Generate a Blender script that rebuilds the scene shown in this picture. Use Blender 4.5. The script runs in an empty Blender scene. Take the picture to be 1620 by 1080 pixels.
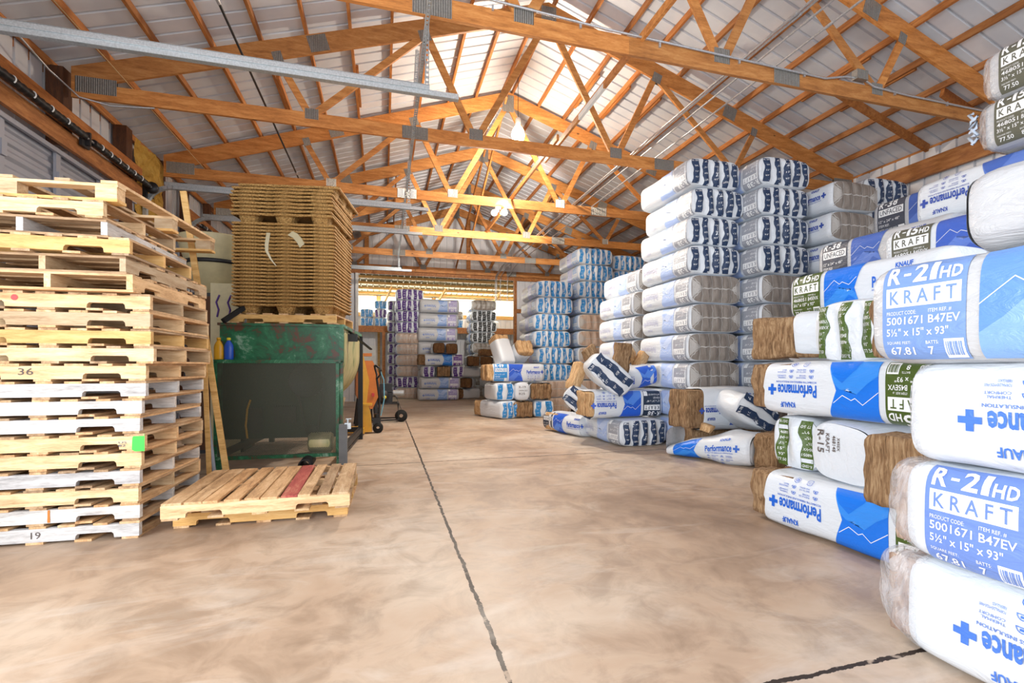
import bpy, bmesh, math, random
from mathutils import Vector, Matrix
random.seed(7)
C = bpy.context.scene.collection
PI = math.pi
def lerp(a, b, t): return a + (b - a) * t

# ------------------------------------------------------------------ camera
F_PX = 741.8; YAW = math.radians(15.30); HOR = 578.3; CAM_H = 1.2
SY, CY = math.sin(YAW), math.cos(YAW)
cam_d = bpy.data.cameras.new('camera'); cam = bpy.data.objects.new('camera', cam_d); C.objects.link(cam)
cam.location = (0, 0, CAM_H); cam.rotation_euler = (PI/2, 0, -YAW)
cam_d.sensor_width = 36; cam_d.lens = F_PX / 1620 * 36; cam_d.shift_y = (HOR - 540) / 1620
cam_d.clip_start = .05; cam_d.clip_end = 200
bpy.context.scene.camera = cam
def slope(px):                       # X per unit Y of the sight line through image column px
    u = (px - 810) / F_PX
    return (SY + u * CY) / (CY - u * SY)
def Xat(px, Y): return slope(px) * Y
def Yat(px, X): return X / slope(px)
def Zat(py, X, Y): return CAM_H + (HOR - py) * (X * SY + Y * CY) / F_PX

# ------------------------------------------------------------------ mesh builder
class MB:
    def __init__(s): s.v = []; s.f = []; s.m = []; s.sm = []
    def add(s, vs, fs, mat=0, smooth=False):
        o = len(s.v); s.v += [tuple(p) for p in vs]
        for f in fs: s.f.append(tuple(i + o for i in f)); s.m.append(mat); s.sm.append(smooth)
        return s
    def box(s, c, d, rot=None, mat=0):
        hx, hy, hz = d[0]/2, d[1]/2, d[2]/2
        vs = [Vector((x*hx, y*hy, z*hz)) for x in (-1, 1) for y in (-1, 1) for z in (-1, 1)]
        if rot is not None: vs = [rot @ p for p in vs]
        vs = [p + Vector(c) for p in vs]
        return s.add(vs, [(0,1,3,2),(4,6,7,5),(0,4,5,1),(2,3,7,6),(0,2,6,4),(1,5,7,3)], mat)
    def beam(s, a, b, w, h, up=(0,0,1), mat=0):   # w across, h along up
        a = Vector(a); b = Vector(b); d = (b - a); L = d.length; d.normalize()
        y = Vector(up).cross(d)
        if y.length < 1e-5: y = Vector((1,0,0)).cross(d)
        y.normalize(); z = d.cross(y)
        R = Matrix((d, y, z)).transposed()
        return s.box((a + b)/2, (L, w, h), R, mat)
    def tube(s, pts, r, n=10, mat=0, cap=True):
        pts = [Vector(p) for p in pts]; rings = []; k = len(pts)
        rs = r if isinstance(r, (list, tuple)) else [r]*k
        ref = None
        for i, p in enumerate(pts):
            t = (pts[min(i+1, k-1)] - pts[max(i-1, 0)]).normalized()
            if ref is None: ref = Vector((0,0,1)) if abs(t.z) < .9 else Vector((1,0,0))
            x = ref.cross(t).normalized(); y = t.cross(x); ref = y
            rings.append([p + (x*math.cos(2*PI*j/n) + y*math.sin(2*PI*j/n))*rs[i] for j in range(n)])
        vs = [q for g in rings for q in g]; fs = []
        for i in range(k-1):
            for j in range(n): fs.append((i*n+j, i*n+(j+1)%n, (i+1)*n+(j+1)%n, (i+1)*n+j))
        s.add(vs, fs, mat, True)
        if cap: s.add(rings[0], [tuple(range(n))[::-1]], mat); s.add(rings[-1], [tuple(range(n))], mat)
        return s
    def lathe(s, prof, c=(0,0,0), n=24, mat=0, M=None, smooth=True):
        k = len(prof); vs = []
        for r, z in prof:
            for j in range(n):
                p = Vector((r*math.cos(2*PI*j/n), r*math.sin(2*PI*j/n), z))
                if M is not None: p = M @ p
                vs.append(p + Vector(c))
        fs = []
        for i in range(k-1):
            for j in range(n): fs.append((i*n+j, i*n+(j+1)%n, (i+1)*n+(j+1)%n, (i+1)*n+j))
        return s.add(vs, fs, mat, smooth)
    def prism(s, poly, axis, a, b, mat=0):   # poly = 2D points; extruded along axis from a to b
        def P(p, t): return (t, p[0], p[1]) if axis == 'x' else (p[0], t, p[1]) if axis == 'y' else (p[0], p[1], t)
        n = len(poly); vs = [P(p, a) for p in poly] + [P(p, b) for p in poly]
        fs = [tuple(range(n))[::-1], tuple(range(n, 2*n))] + [(i, (i+1)%n, n+(i+1)%n, n+i) for i in range(n)]
        return s.add(vs, fs, mat)
    def mesh(s, name, mats):
        me = bpy.data.meshes.new(name); me.from_pydata(s.v, [], s.f)
        for m in (mats if isinstance(mats, (list, tuple)) else [mats]): me.materials.append(m)
        me.polygons.foreach_set('material_index', s.m); me.polygons.foreach_set('use_smooth', s.sm)
        bm = bmesh.new(); bm.from_mesh(me)
        if s.fixn: bmesh.ops.recalc_face_normals(bm, faces=bm.faces)
        bm.to_mesh(me); bm.free(); me.update()
        return me
    fixn = True
    def build(s, name, mats, parent=None, bevel=0):
        o = bpy.data.objects.new(name, s.mesh(name, mats)); C.objects.link(o)
        if parent is not None: o.parent = parent
        if bevel:
            b = o.modifiers.new('bevel', 'BEVEL'); b.width = bevel; b.segments = 2; b.limit_method = 'ANGLE'
        return o
def tag(o, label, cat, group=None):
    o['label'] = label; o['category'] = cat
    if group: o['group'] = group
    return o
def thing(name, label, cat, loc=(0,0,0), rz=0, group=None):
    o = bpy.data.objects.new(name, None); C.objects.link(o); o.empty_display_size = .1
    o.location = loc; o.rotation_euler = (0, 0, rz)
    return tag(o, label, cat, group)
def struct(o): o['kind'] = 'structure'; return o
def dup(root, loc=None, rz=None, label=None, group=None, rot=None):
    r = root.copy(); C.objects.link(r)
    if loc is not None: r.location = loc
    if rz is not None: r.rotation_euler = (0, 0, rz)
    if rot is not None: r.rotation_euler = rot
    if label: r['label'] = label
    if group: r['group'] = group
    for ch in list(root.children):
        c = ch.copy(); C.objects.link(c); c.parent = r
        for g in ch.children:
            d = g.copy(); C.objects.link(d); d.parent = c
    return r

# ------------------------------------------------------------------ materials
def srgb(r, g, b):
    f = lambda c: (c/255/12.92) if c/255 <= .04045 else ((c/255 + .055)/1.055)**2.4
    return (f(r), f(g), f(b), 1)
class NT:
    def __init__(s, name):
        s.mat = bpy.data.materials.new(name); s.mat.use_nodes = True
        s.t = s.mat.node_tree; s.n = s.t.nodes; s.b = s.n['Principled BSDF']; s.out = s.n['Material Output']
    def nd(s, t, **k):
        n = s.n.new(t)
        for a, v in k.items():
            if hasattr(n, a): setattr(n, a, v)
            else: n.inputs[a.replace('_', ' ')].default_value = v
        return n
    def ln(s, a, b): s.t.links.new(a, b)
    def coords(s, kind='Object', scale=(1,1,1), rnd=False):
        tc = s.nd('ShaderNodeTexCoord'); mp = s.nd('ShaderNodeMapping'); mp.inputs['Scale'].default_value = scale
        s.ln(tc.outputs[kind], mp.inputs['Vector'])
        if rnd:
            oi = s.nd('ShaderNodeObjectInfo'); m = s.nd('ShaderNodeMath', operation='MULTIPLY'); m.inputs[1].default_value = 37.
            s.ln(oi.outputs['Random'], m.inputs[0]); s.ln(m.outputs[0], mp.inputs['Location'])
        return mp.outputs[0]
    def noise(s, vec, scale, detail=4, rough=.55, dist=0):
        n = s.nd('ShaderNodeTexNoise'); n.inputs['Scale'].default_value = scale; n.inputs['Detail'].default_value = detail
        n.inputs['Roughness'].default_value = rough; n.inputs['Distortion'].default_value = dist
        s.ln(vec, n.inputs['Vector']); return n.outputs['Fac']
    def ramp(s, fac, stops):
        r = s.nd('ShaderNodeValToRGB'); e = r.color_ramp.elements
        while len(e) < len(stops): e.new(.5)
        for i, (p, c) in enumerate(stops): e[i].position = p; e[i].color = c
        s.ln(fac, r.inputs[0]); return r.outputs[0]
    def mix(s, fac, a, b, mode='MIX'):
        m = s.nd('ShaderNodeMix', data_type='RGBA', blend_type=mode)
        for sock, v in ((m.inputs[0], fac), (m.inputs[6], a), (m.inputs[7], b)):
            if isinstance(v, (float, int, tuple)): sock.default_value = v
            else: s.ln(v, sock)
        return m.outputs[2]
    def math(s, op, a, b=0.):
        m = s.nd('ShaderNodeMath', operation=op)
        for i, v in enumerate((a, b)):
            if isinstance(v, (float, int)): m.inputs[i].default_value = v
            else: s.ln(v, m.inputs[i])
        return m.outputs[0]
    def bump(s, h, st=.3, d=.01):
        b = s.nd('ShaderNodeBump'); b.inputs['Strength'].default_value = st; b.inputs['Distance'].default_value = d
        s.ln(h, b.inputs['Height']); s.ln(b.outputs[0], s.b.inputs['Normal'])
    def base(s, c):
        if isinstance(c, tuple): s.b.inputs['Base Color'].default_value = c
        else: s.ln(c, s.b.inputs['Base Color'])
    def set(s, **k):
        for a, v in k.items(): s.b.inputs[a.replace('_', ' ')].default_value = v
        return s
def plain(name, c, rough=.5, metal=0., rnd=0.):
    t = NT(name); t.set(Roughness=rough, Metallic=metal)
    n = t.noise(t.coords(), 9, 3)
    a = tuple(x*.9 for x in c[:3]) + (1,); b = tuple(min(1, x*1.07) for x in c[:3]) + (1,)
    t.base(t.ramp(n, [(.3, a), (.7, b)])); return t.mat
def wood(name, dark, mid, light, sc=(1,1,1), rough=.6, var=.35, knots=True):
    t = NT(name); t.set(Roughness=rough)
    v = t.coords('Object', sc, True)
    n1 = t.noise(v, 3.2, 5, .6, .6); n2 = t.noise(v, 22, 3, .6, .2)
    f = t.math('ADD', t.math('MULTIPLY', n1, .7), t.math('MULTIPLY', n2, .3))
    col = t.ramp(f, [(.3, dark), (.5, mid), (.68, light)])
    oi = t.nd('ShaderNodeObjectInfo')
    g = t.ramp(oi.outputs['Random'], [(0., (1-var, 1-var, 1-var*.9, 1)), (.5, (1, 1, 1, 1)), (1., (1, 1-var*.25, 1-var*.5, 1))])
    col = t.mix(1., col, g, 'MULTIPLY')
    if knots:
        vo = t.nd('ShaderNodeTexVoronoi'); vo.inputs['Scale'].default_value = 1.6
        v2 = t.coords('Object', (1, 2, 2), True); t.ln(v2, vo.inputs['Vector'])
        k = t.ramp(vo.outputs['Distance'], [(.035, (1,1,1,1)), (.06, (0,0,0,1))])
        col = t.mix(k, col, tuple(x*.35 for x in dark[:3]) + (1,))
    t.base(col); t.bump(n2, .25, .004); return t.mat
M = {}
M['truss'] = wood('truss_wood', srgb(146,88,36), srgb(192,126,62), srgb(216,156,90), (1,6,6), .6, .25)
M['purlin'] = wood('purlin_wood', srgb(132,78,34), srgb(180,114,56), srgb(206,144,82), (8,1,8), .65, .25)
M['pallet'] = wood('pallet_wood', srgb(176,138,96), srgb(222,190,146), srgb(240,216,176), (1,7,7), .75, .4)
M['palletdeck'] = wood('pallet_deck_wood', srgb(140,104,70), srgb(204,166,122), srgb(230,200,160), (6,1,6), .75, .45)
M['greywood'] = wood('daylit_grey_wood', srgb(150,144,140), srgb(206,202,198), srgb(232,230,228), (1,7,7), .8, .22)  # grey-white tone stands in for cool light on the lower pallets
M['yellowwood'] = wood('fresh_yellow_wood', srgb(186,136,70), srgb(224,178,108), srgb(238,200,136), (1,7,7), .7, .15)
M['redwood'] = wood('red_painted_wood', srgb(120,40,40), srgb(176,84,74), srgb(196,140,110), (6,1,6), .75, .1)
M['beam'] = wood('beam_wood', srgb(118,68,28), srgb(168,104,48), srgb(196,134,72), (6,1,6), .6, .2)
M['post'] = wood('post_wood', srgb(52,28,12), srgb(84,46,18), srgb(110,64,28), (5,5,1), .7, .2)
def metal_sheet(name, c1, c2, rough=.42, metal=.15):
    t = NT(name); t.set(Roughness=rough, Metallic=metal)
    n = t.noise(t.coords('Object', (1,1,1)), 1.3, 4)
    t.base(t.ramp(n, [(.3, c1), (.7, c2)])); return t.mat
M['roof'] = metal_sheet('roof_sheet_metal', srgb(200,204,212), srgb(226,228,232), .4)
M['wallmetal'] = metal_sheet('wall_sheet_metal', srgb(206,206,210), srgb(228,228,230), .5)
M['leanroof'] = metal_sheet('lean_to_sheet_metal', srgb(132,126,92), srgb(160,152,116), .5)
M['doorgrey'] = metal_sheet('overhead_door_paint', srgb(146,148,158), srgb(168,170,180), .5)
def galv(name, c, wave=None):
    t = NT(name); t.set(Metallic=.75, Roughness=.42)
    n = t.noise(t.coords(), 60, 2); col = t.ramp(n, [(.3, tuple(x*.75 for x in c[:3])+(1,)), (.7, c)])
    if wave:
        w = t.nd('ShaderNodeTexWave', bands_direction='X'); w.inputs['Scale'].default_value = wave
        t.ln(t.coords(), w.inputs['Vector']); h = w.outputs['Fac']
        col = t.mix(t.math('MULTIPLY', h, .45), col, (.08,.08,.08,1)); t.bump(h, .7, .01)
    t.base(col); return t.mat
M['galv'] = galv('galvanised_steel', srgb(206,214,218))
M['gusset'] = galv('nail_plate_steel', srgb(178,176,170), 14)
M['conduit'] = galv('conduit_steel', srgb(200,202,206))
M['black'] = plain('black_steel', srgb(26,26,28), .45)
M['darksteel'] = plain('dark_steel', srgb(48,48,50), .5, .4)
M['rubber'] = plain('rubber', srgb(22,22,22), .8)
# concrete floor with saw cut joints
t = NT('concrete'); v = t.coords('Object')
n1 = t.noise(v, .45, 6, .6, .4); n2 = t.noise(v, 3.5, 6, .65, .8); n3 = t.noise(v, 40, 3)
col = t.ramp(n1, [(.3, srgb(136,112,92)), (.46, srgb(184,158,134)), (.6, srgb(204,186,166)), (.75, srgb(210,202,192))])
col = t.mix(t.ramp(n2, [(.36, (1,1,1,1)), (.56, (0,0,0,1))]), col, t.mix(.34, col, srgb(96,70,48)))
n5 = t.noise(t.coords('Object', (.5,1.6,1)), 1.4, 5, .7, 1.2)
col = t.mix(t.math('MULTIPLY', t.ramp(n5, [(.52, (0,0,0,1)), (.72, (1,1,1,1))]), .4), col, srgb(214,206,196))
sp = t.nd('ShaderNodeSeparateXYZ'); t.ln(v, sp.inputs[0])
wob = t.math('MULTIPLY', t.math('SUBTRACT', t.noise(v, 9, 6, .7), .5), .05)
def line(axis, pos, w):
    d = t.math('ABSOLUTE', t.math('SUBTRACT', t.math('ADD', sp.outputs[axis], wob), pos))
    return t.math('LESS_THAN', d, w)
J = line(0, .463, .011)
for yy, w in ((1.45, .011), (5.92, .010), (10.37, .012)): J = t.math('MAXIMUM', J, line(1, yy, w))
J = t.math('MAXIMUM', J, line(0, 4.9, .005))
brk = t.ramp(t.noise(v, 14, 3), [(.33, (.25,.25,.25,1)), (.42, (1,1,1,1))])
col = t.mix(t.math('MULTIPLY', J, brk), col, srgb(42,30,22))
t.base(col); t.b.inputs['Roughness'].default_value = .34
t.ln(t.ramp(n2, [(.3, (.42,.42,.42,1)), (.7, (.62,.62,.62,1))]), t.b.inputs['Roughness'])
t.bump(t.math('SUBTRACT', n3, t.math('MULTIPLY', J, 3.)), .12, .004); M['floor'] = t.mat
# plastic film of the bags
def film(name, c, rough=.32, st=.35):
    t = NT(name); t.set(Roughness=rough); t.b.inputs['Specular IOR Level'].default_value = .55
    n = t.noise(t.coords('Object', (1.2,3.5,3.5), True), 4, 5, .6, 1.6); t.base(c)
    t.bump(n, st, .03); return t.mat
M['film'] = film('white_bag_film', srgb(217,223,230))
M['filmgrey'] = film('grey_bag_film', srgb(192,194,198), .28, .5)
PAL = {}
def pal(key, block, blue, mount, line, txt):
    PAL[key] = dict(block=film(key+'_block_print', block, .35), blue=film(key+'_blue_print', blue, .3), mount=film(key+'_mountain_print', mount, .3),
                    line=film(key+'_line_print', line, .35), txt=film(key+'_letter_print', txt, .35))
W_ = srgb(240,242,244)
pal('green', srgb(72,92,36), srgb(20,116,226), srgb(52,140,234), W_, srgb(28,100,206))
pal('greyed', srgb(98,98,84), srgb(66,100,190), srgb(96,128,206), srgb(216,220,230), srgb(60,90,180))
pal('royal', srgb(108,138,206), srgb(96,136,208), srgb(120,158,220), W_, srgb(70,118,206))
pal('sky', srgb(118,150,206), srgb(100,146,212), srgb(128,168,222), srgb(220,236,240), srgb(70,124,210))
pal('navy', srgb(30,48,72), srgb(30,92,206), srgb(80,136,228), W_, srgb(28,84,196))
pal('navyfaint', srgb(160,164,174), srgb(176,198,240), srgb(196,212,244), W_, srgb(196,200,222))  # print paled in colour for film haze and strong light on the stack
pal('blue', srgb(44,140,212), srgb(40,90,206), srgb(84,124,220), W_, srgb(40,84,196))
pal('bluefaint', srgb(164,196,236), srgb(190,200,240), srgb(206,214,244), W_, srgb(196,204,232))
pal('purple', srgb(104,52,150), srgb(30,120,216), srgb(70,150,230), W_, srgb(40,100,196))
pal('lav', srgb(160,150,200), srgb(130,160,214), srgb(160,184,226), W_, srgb(100,130,200))
pal('black', srgb(30,34,38), srgb(120,150,210), srgb(150,176,226), W_, srgb(90,120,200))
pal('slate', srgb(72,78,92), srgb(70,104,184), srgb(96,128,204), srgb(220,226,236), srgb(50,80,170))
M['stripe_navy'] = film('navy_end_print', srgb(26,52,88), .35, .6)
M['stripe_blue'] = film('blue_end_print', srgb(40,138,208), .35, .6)
M['stripe_purple'] = film('purple_end_print', srgb(78,36,128), .35, .6)
M['stripe_green'] = film('green_end_print', srgb(76,100,40), .35, .6)
M['stripe_black'] = film('black_end_print', srgb(32,36,40), .3, .6)
M['stripe_steel'] = film('steel_blue_end_print', srgb(70,110,150), .35, .6)
# batts: seen through film, and bare
def battmat(name, cols, rough=.95, layers=26, film_=False):
    t = NT(name); t.set(Roughness=rough)
    v = t.coords('Object', (1,1,1), True)
    if film_: v2 = t.coords('Object', (1,1,.12))
    else: v2 = t.coords('Object', (1.6,2.4,.28), True)
    n = t.noise(v2, layers, 5, .65, .8); n2 = t.noise(v, 7, 4, .6)
    f = t.math('ADD', t.math('MULTIPLY', n, .78), t.math('MULTIPLY', n2, .22))
    t.base(t.ramp(f, [(.32, cols[0]), (.48, cols[1]), (.64, cols[2])]))
    t.bump(n, .7, .014); return t.mat
M['batt'] = battmat('brown_fiberglass', [srgb(72,50,32), srgb(136,104,72), srgb(178,148,112)])
M['battpale'] = battmat('tan_fiberglass', [srgb(138,100,60), srgb(196,156,110), srgb(226,194,150)])
M['battpink'] = battmat('pinkish_tan_fiberglass', [srgb(128,104,92), srgb(176,150,134), srgb(206,186,170)])
M['battdark'] = battmat('dark_brown_fiberglass', [srgb(58,36,20), srgb(110,76,46), srgb(140,104,66)])
M['clear'] = battmat('batts_behind_film', [srgb(100,92,86), srgb(138,128,120), srgb(160,152,144)], .3, 9, True)
M['clearwarm'] = battmat('warm_batts_behind_film', [srgb(150,126,110), srgb(188,164,146), srgb(206,186,170)], .3, 9, True)
M['seam'] = film('film_seam', srgb(188,184,180), .3)
# translucent film
t = NT('clear_film'); t.set(Roughness=.2); t.base(srgb(226,228,234))
tr = t.nd('ShaderNodeBsdfTransparent'); mx = t.nd('ShaderNodeMixShader')
n = t.noise(t.coords('Object'), 6, 4, .6, 1.5); t.ln(t.ramp(n, [(.35, (.18,.18,.18,1)), (.65, (.5,.5,.5,1))]), mx.inputs[0]); t.bump(n, .8, .04)
t.ln(tr.outputs[0], mx.inputs[1]); t.ln(t.b.outputs[0], mx.inputs[2]); t.ln(mx.outputs[0], t.out.inputs[0]); M['clearfilm'] = t.mat
# others
t = NT('worn_green_paint'); v = t.coords('Object'); t.set(Roughness=.38)
n = t.noise(v, 3., 10, .78, .5); n2 = t.noise(v, 1.2, 4)
col = t.ramp(n, [(.41, srgb(92,54,38)), (.455, srgb(28,84,56)), (.56, srgb(40,112,74)), (.63, srgb(132,164,142))])
t.base(col); t.bump(n, .2, .004); M['green'] = t.mat
M['darkgreen'] = plain('shaded_green_paint', srgb(20,44,32), .5)  # green darkened in colour to give the dark interior behind the guard
t = NT('worn_pale_green_paint'); v = t.coords('Object', (1,1,.35)); t.set(Roughness=.45)
n = t.noise(v, 3.5, 8, .7, .8); t.base(t.ramp(n, [(.36, srgb(50,98,64)), (.45, srgb(170,166,118)), (.7, srgb(206,190,146))])); M['trough'] = t.mat
t = NT('pressed_wood'); v = t.coords('Object'); t.set(Roughness=.85)
n = t.noise(v, 60, 4, .7); n2 = t.noise(v, 2.5, 3)
c = t.mix(1., t.ramp(n, [(.32, srgb(96,66,30)), (.5, srgb(176,134,76)), (.66, srgb(206,168,108))]), t.ramp(n2, [(.35, (.8,.78,.7,1)), (.65, (1,1,1,1))]), 'MULTIPLY')
t.base(c); t.bump(n, .6, .006); M['pressed'] = t.mat
t = NT('foam_board'); v = t.coords('Object'); t.set(Roughness=.8)
n = t.noise(v, 3.5, 6, .7, 2.0); t.base(t.ramp(n, [(.3, srgb(120,84,22)), (.42, srgb(196,150,56)), (.7, srgb(216,176,84))])); t.bump(n, 1., .09); M['foam'] = t.mat
M['orange'] = plain('orange_paint', srgb(200,116,34), .45)
M['jackyellow'] = plain('yellow_orange_paint', srgb(226,170,48), .45)
M['yellow'] = plain('yellow_plastic', srgb(222,164,26), .35)
M['bluep'] = plain('blue_plastic', srgb(34,84,190), .35)
M['capy'] = plain('yellow_cap', srgb(230,210,40), .4)
M['cream'] = plain('cream_plastic', srgb(206,192,150), .5)
M['cardboard'] = plain('cardboard', srgb(190,160,116), .8)
M['pipe'] = plain('grey_pipe', srgb(150,156,166), .4)
M['whitepaint'] = plain('white_paint', srgb(232,232,228), .5)
M['ink'] = plain('pencil_ink', srgb(90,80,76), .8)
M['greenpaint'] = plain('green_spray_paint', srgb(60,210,70), .6)
M['redpaint'] = plain('red_spray_paint', srgb(206,70,70), .6)
M['stone'] = plain('grey_board', srgb(104,104,104), .7)
M['tape'] = plain('clear_tape', srgb(176,162,122), .25)
M['strap'] = plain('pale_strap', srgb(190,204,222), .6)
M['dirtyblue'] = plain('light_blue_hose', srgb(120,190,214), .4)
# wire mesh guard
t = NT('expanded_steel_guard'); t.set(Roughness=.5, Metallic=.3); t.base(srgb(86,88,74))
v = t.coords('Object', (1,1,1)); sp = t.nd('ShaderNodeSeparateXYZ'); t.ln(v, sp.inputs[0])
a = t.math('ADD', t.math('MULTIPLY', sp.outputs[0], 40.), t.math('MULTIPLY', sp.outputs[2], 80.)); b = t.math('SUBTRACT', t.math('MULTIPLY', sp.outputs[0], 40.), t.math('MULTIPLY', sp.outputs[2], 80.))
def band(q): return t.math('LESS_THAN', t.math('ABSOLUTE', t.math('SUBTRACT', t.math('FRACT', q), .5)), .17)
msk = t.math('MAXIMUM', band(a), band(b)); tr = t.nd('ShaderNodeBsdfTransparent'); mx = t.nd('ShaderNodeMixShader')
t.ln(msk, mx.inputs[0]); t.ln(tr.outputs[0], mx.inputs[1]); t.ln(t.b.outputs[0], mx.inputs[2]); t.ln(mx.outputs[0], t.out.inputs[0]); M['guard'] = t.mat
def emis(name, c, s):
    t = NT(name); t.base(c); t.b.inputs['Emission Color'].default_value = c; t.b.inputs['Emission Strength'].default_value = s; return t.mat
M['bulb'] = emis('lit_bulb', srgb(255,236,205), 40)
M['lampglass'] = emis('lit_lamp_glass', srgb(255,244,226), 1.2)
# ================================================================== the building
XL, XR, YB, RX = -3.85, 8.62, 16.56, 2.446        # left wall, right wall, back wall, ridge
ZR, SL = 6.78, .3306                               # ridge height of the top chords, roof pitch
def roofz(x): return ZR - SL*abs(x - RX)
b = MB(); b.box((2.4, 7.5, -.05), (26, 34, .1)); struct(b.build('floor', M['floor']))
def ribs(y0, y1, period=.229):                     # (position, rib height) along a sheet
    out = []; y = y0
    while y < y1:
        out += [(y, 0), (y + period - .045, 0), (y + period - .038, .034), (y + period - .012, .034), (y + period - .005, 0)]; y += period
        for q in (.06, .11):
            out.insert(len(out) - 3, (y - period + q, 0)) if False else None
    out.append((y1, 0)); return [p for p in out if p[0] <= y1]
b = MB(); pr = ribs(-3, YB); n = len(pr)
for sgn, xe in ((-1, XL - .5), (1, XR + .5)):
    vs = []
    for y, h in pr:
        for x in (RX, xe): vs.append((x, y, roofz(x) + .093 + h))
    for k in range(n): pass
    b.add(vs, [(2*i, 2*i+1, 2*i+3, 2*i+2) for i in range(n-1)], 0)
b.fixn = False; struct(b.build('ceiling', M['roof']))
b = MB()                                           # ridge gap and cap
b.box((RX, 6.8, ZR + .135), (.3, 19.6, .012)); struct(b.build('trim_1', M['roof']))
def wall_x(name, x, y0, y1, z0, z1, mat, d):       # ribbed wall of constant x, ribs bulging along d
    b = MB(); pr = ribs(y0, y1); vs = []
    for y, h in pr: vs += [(x + d*h, y, z0), (x + d*h, y, z1)]
    b.add(vs, [(2*i, 2*i+1, 2*i+3, 2*i+2) for i in range(len(pr)-1)]); b.fixn = False
    return struct(b.build(name, mat))
def wall_parts_y(b, y, x0, x1, zf0, zf1, d):
    pr = ribs(x0, x1); vs = []
    for x, h in pr: vs += [(x, y + d*h, zf0(x)), (x, y + d*h, zf1(x))]
    b.add(vs, [(2*i, 2*i+1, 2*i+3, 2*i+2) for i in range(len(pr)-1)])
# left wall: two overhead doors, foam between, metal above
D1, D2, ZD = (4.95, 8.45), (10.6, 14.2), 3.77
b = MB(); b.fixn = False
for y0, y1, z0, z1 in ((2.6, D1[0], 0, 4.75), (D1[0], D1[1], ZD, 4.75), (D1[1], D2[0], 0, 4.75), (D2[0], D2[1], ZD, 4.75), (D2[1], YB, 0, 4.75)):
    pr = ribs(y0, y1); vs = []
    for y, h in pr: vs += [(XL - h, y, z0), (XL - h, y, z1)]
    b.add(vs, [(2*i, 2*i+1, 2*i+3, 2*i+2) for i in range(len(pr)-1)])
struct(b.build('wall_left', M['wallmetal']))
wall_x('wall_right', XR, -3, YB, 0, 4.75, M['wallmetal'], 1)
OP = (-.82, 4.58); OPZ = 4.3
b = MB(); b.fixn = False
wall_parts_y(b, YB, XL, OP[0], lambda x: 0, lambda x: roofz(x) + .09, 1)
wall_parts_y(b, YB, OP[0], RX, lambda x: OPZ, lambda x: roofz(x) + .09, 1)
wall_parts_y(b, YB, RX, OP[1], lambda x: OPZ, lambda x: roofz(x) + .09, 1)
wall_parts_y(b, YB, OP[1], XR, lambda x: 0, lambda x: roofz(x) + .09, 1)
struct(b.build('wall_back', M['wallmetal']))
def timber(name, a, c, w, h, label, cat, up=(0,0,1), mat='beam', group=None):
    L = (Vector(c) - Vector(a)).length
    b = MB(); b.beam(a, c, w, h, up); return tag(b.build(name, M[mat]), label, cat, group)
def strim(n, a, c, w, h, mat='beam', up=(0,0,1)):
    b = MB(); b.beam(a, c, w, h, up); return struct(b.build('trim_%d' % n, M[mat]))
strim(2, (OP[0]-.1, YB-.06, OPZ+.12), (XR-.1, YB-.06, OPZ+.12), .06, .24)      # header over the opening
strim(3, (XL+.05, YB-.06, OPZ+.12), (OP[0]-.1, YB-.06, OPZ+.12), .06, .24)
strim(4, (OP[0]-.05, YB-.06, 0), (OP[0]-.05, YB-.06, OPZ), .08, .12, 'whitepaint', (0,1,0))
strim(5, (OP[1]+.05, YB-.06, 0), (OP[1]+.05, YB-.06, OPZ), .1, .12, 'beam', (0,1,0))
strim(6, (OP[1]+.1, YB-.05, 3.2), (XR, YB-.05, 3.2), .04, .14)
strim(7, (XR-.1, -3, 4.42), (XR-.1, YB-.2, 4.42), .06, .28)                    # right eave beam
strim(8, (XL-.06, 2.6, 4.72), (XL-.06, YB, 4.72), .1, .14)                     # left eave plate
strim(9, (XL-.2, -3, 4.52), (XL-.2, 2.5, 4.52), .1, .14)
i = 10
for yy in (9.2, 11.65, 14.1, 16.35):                                          # right wall posts
    strim(i, (XR-.1, yy, 0), (XR-.1, yy, 4.28), .13, .13, 'post', (0,1,0)); i += 1
for zz in (3.3, 2.4, 1.5):
    strim(i, (XR-.03, -3, zz), (XR-.03, YB-.2, zz), .04, .1); i += 1
# left wall posts and headers
for k, yy in enumerate((6.81, 8.22, 9.42, 10.45, 11.65, 14.28, 16.3)):
    z0 = ZD + .02 if yy in (6.81, 11.65) else 0
    w = .17 if k in (0, 1) else .12
    top = min(roofz(-3.7) - .02, 4.76)
    strim(i, (-3.73, yy, z0), (-3.73, yy, top), w, w, 'post', (0,1,0)); i += 1
strim(i, (-3.60, 4.6, 4.115), (-3.60, 8.44, 4.115), .05, .20, 'beam'); i += 1
strim(i, (-3.60, 4.6, 3.855), (-3.60, 8.44, 3.855), .05, .19, 'beam'); i += 1
strim(i, (-3.60, 10.3, 4.10), (-3.60, 14.4, 4.10), .05, .2, 'beam'); i += 1
strim(i, (-3.60, 10.3, 3.85), (-3.60, 14.4, 3.85), .05, .19, 'beam'); i += 1
b = MB(); ny = 8; nz = 34; vs = []                                            # foam board, rough face
for a in range(nz+1):
    for c in range(ny+1):
        h = .03*math.sin(a*2.1 + c*1.3)*math.sin(c*2.7 - a*.7) + .02*math.sin(a*5.1+c*3.3)
        vs.append((-3.66 + h, lerp(8.42, 9.36, c/ny), lerp(.1, 4.68, a/nz)))
b.add(vs, [(a*(ny+1)+c, a*(ny+1)+c+1, (a+1)*(ny+1)+c+1, (a+1)*(ny+1)+c) for a in range(nz) for c in range(ny)], 0, True)
b.fixn = False; o = b.build('trim_%d' % i, M['foam']); struct(o); i += 1
TRIM_N = i
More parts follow.
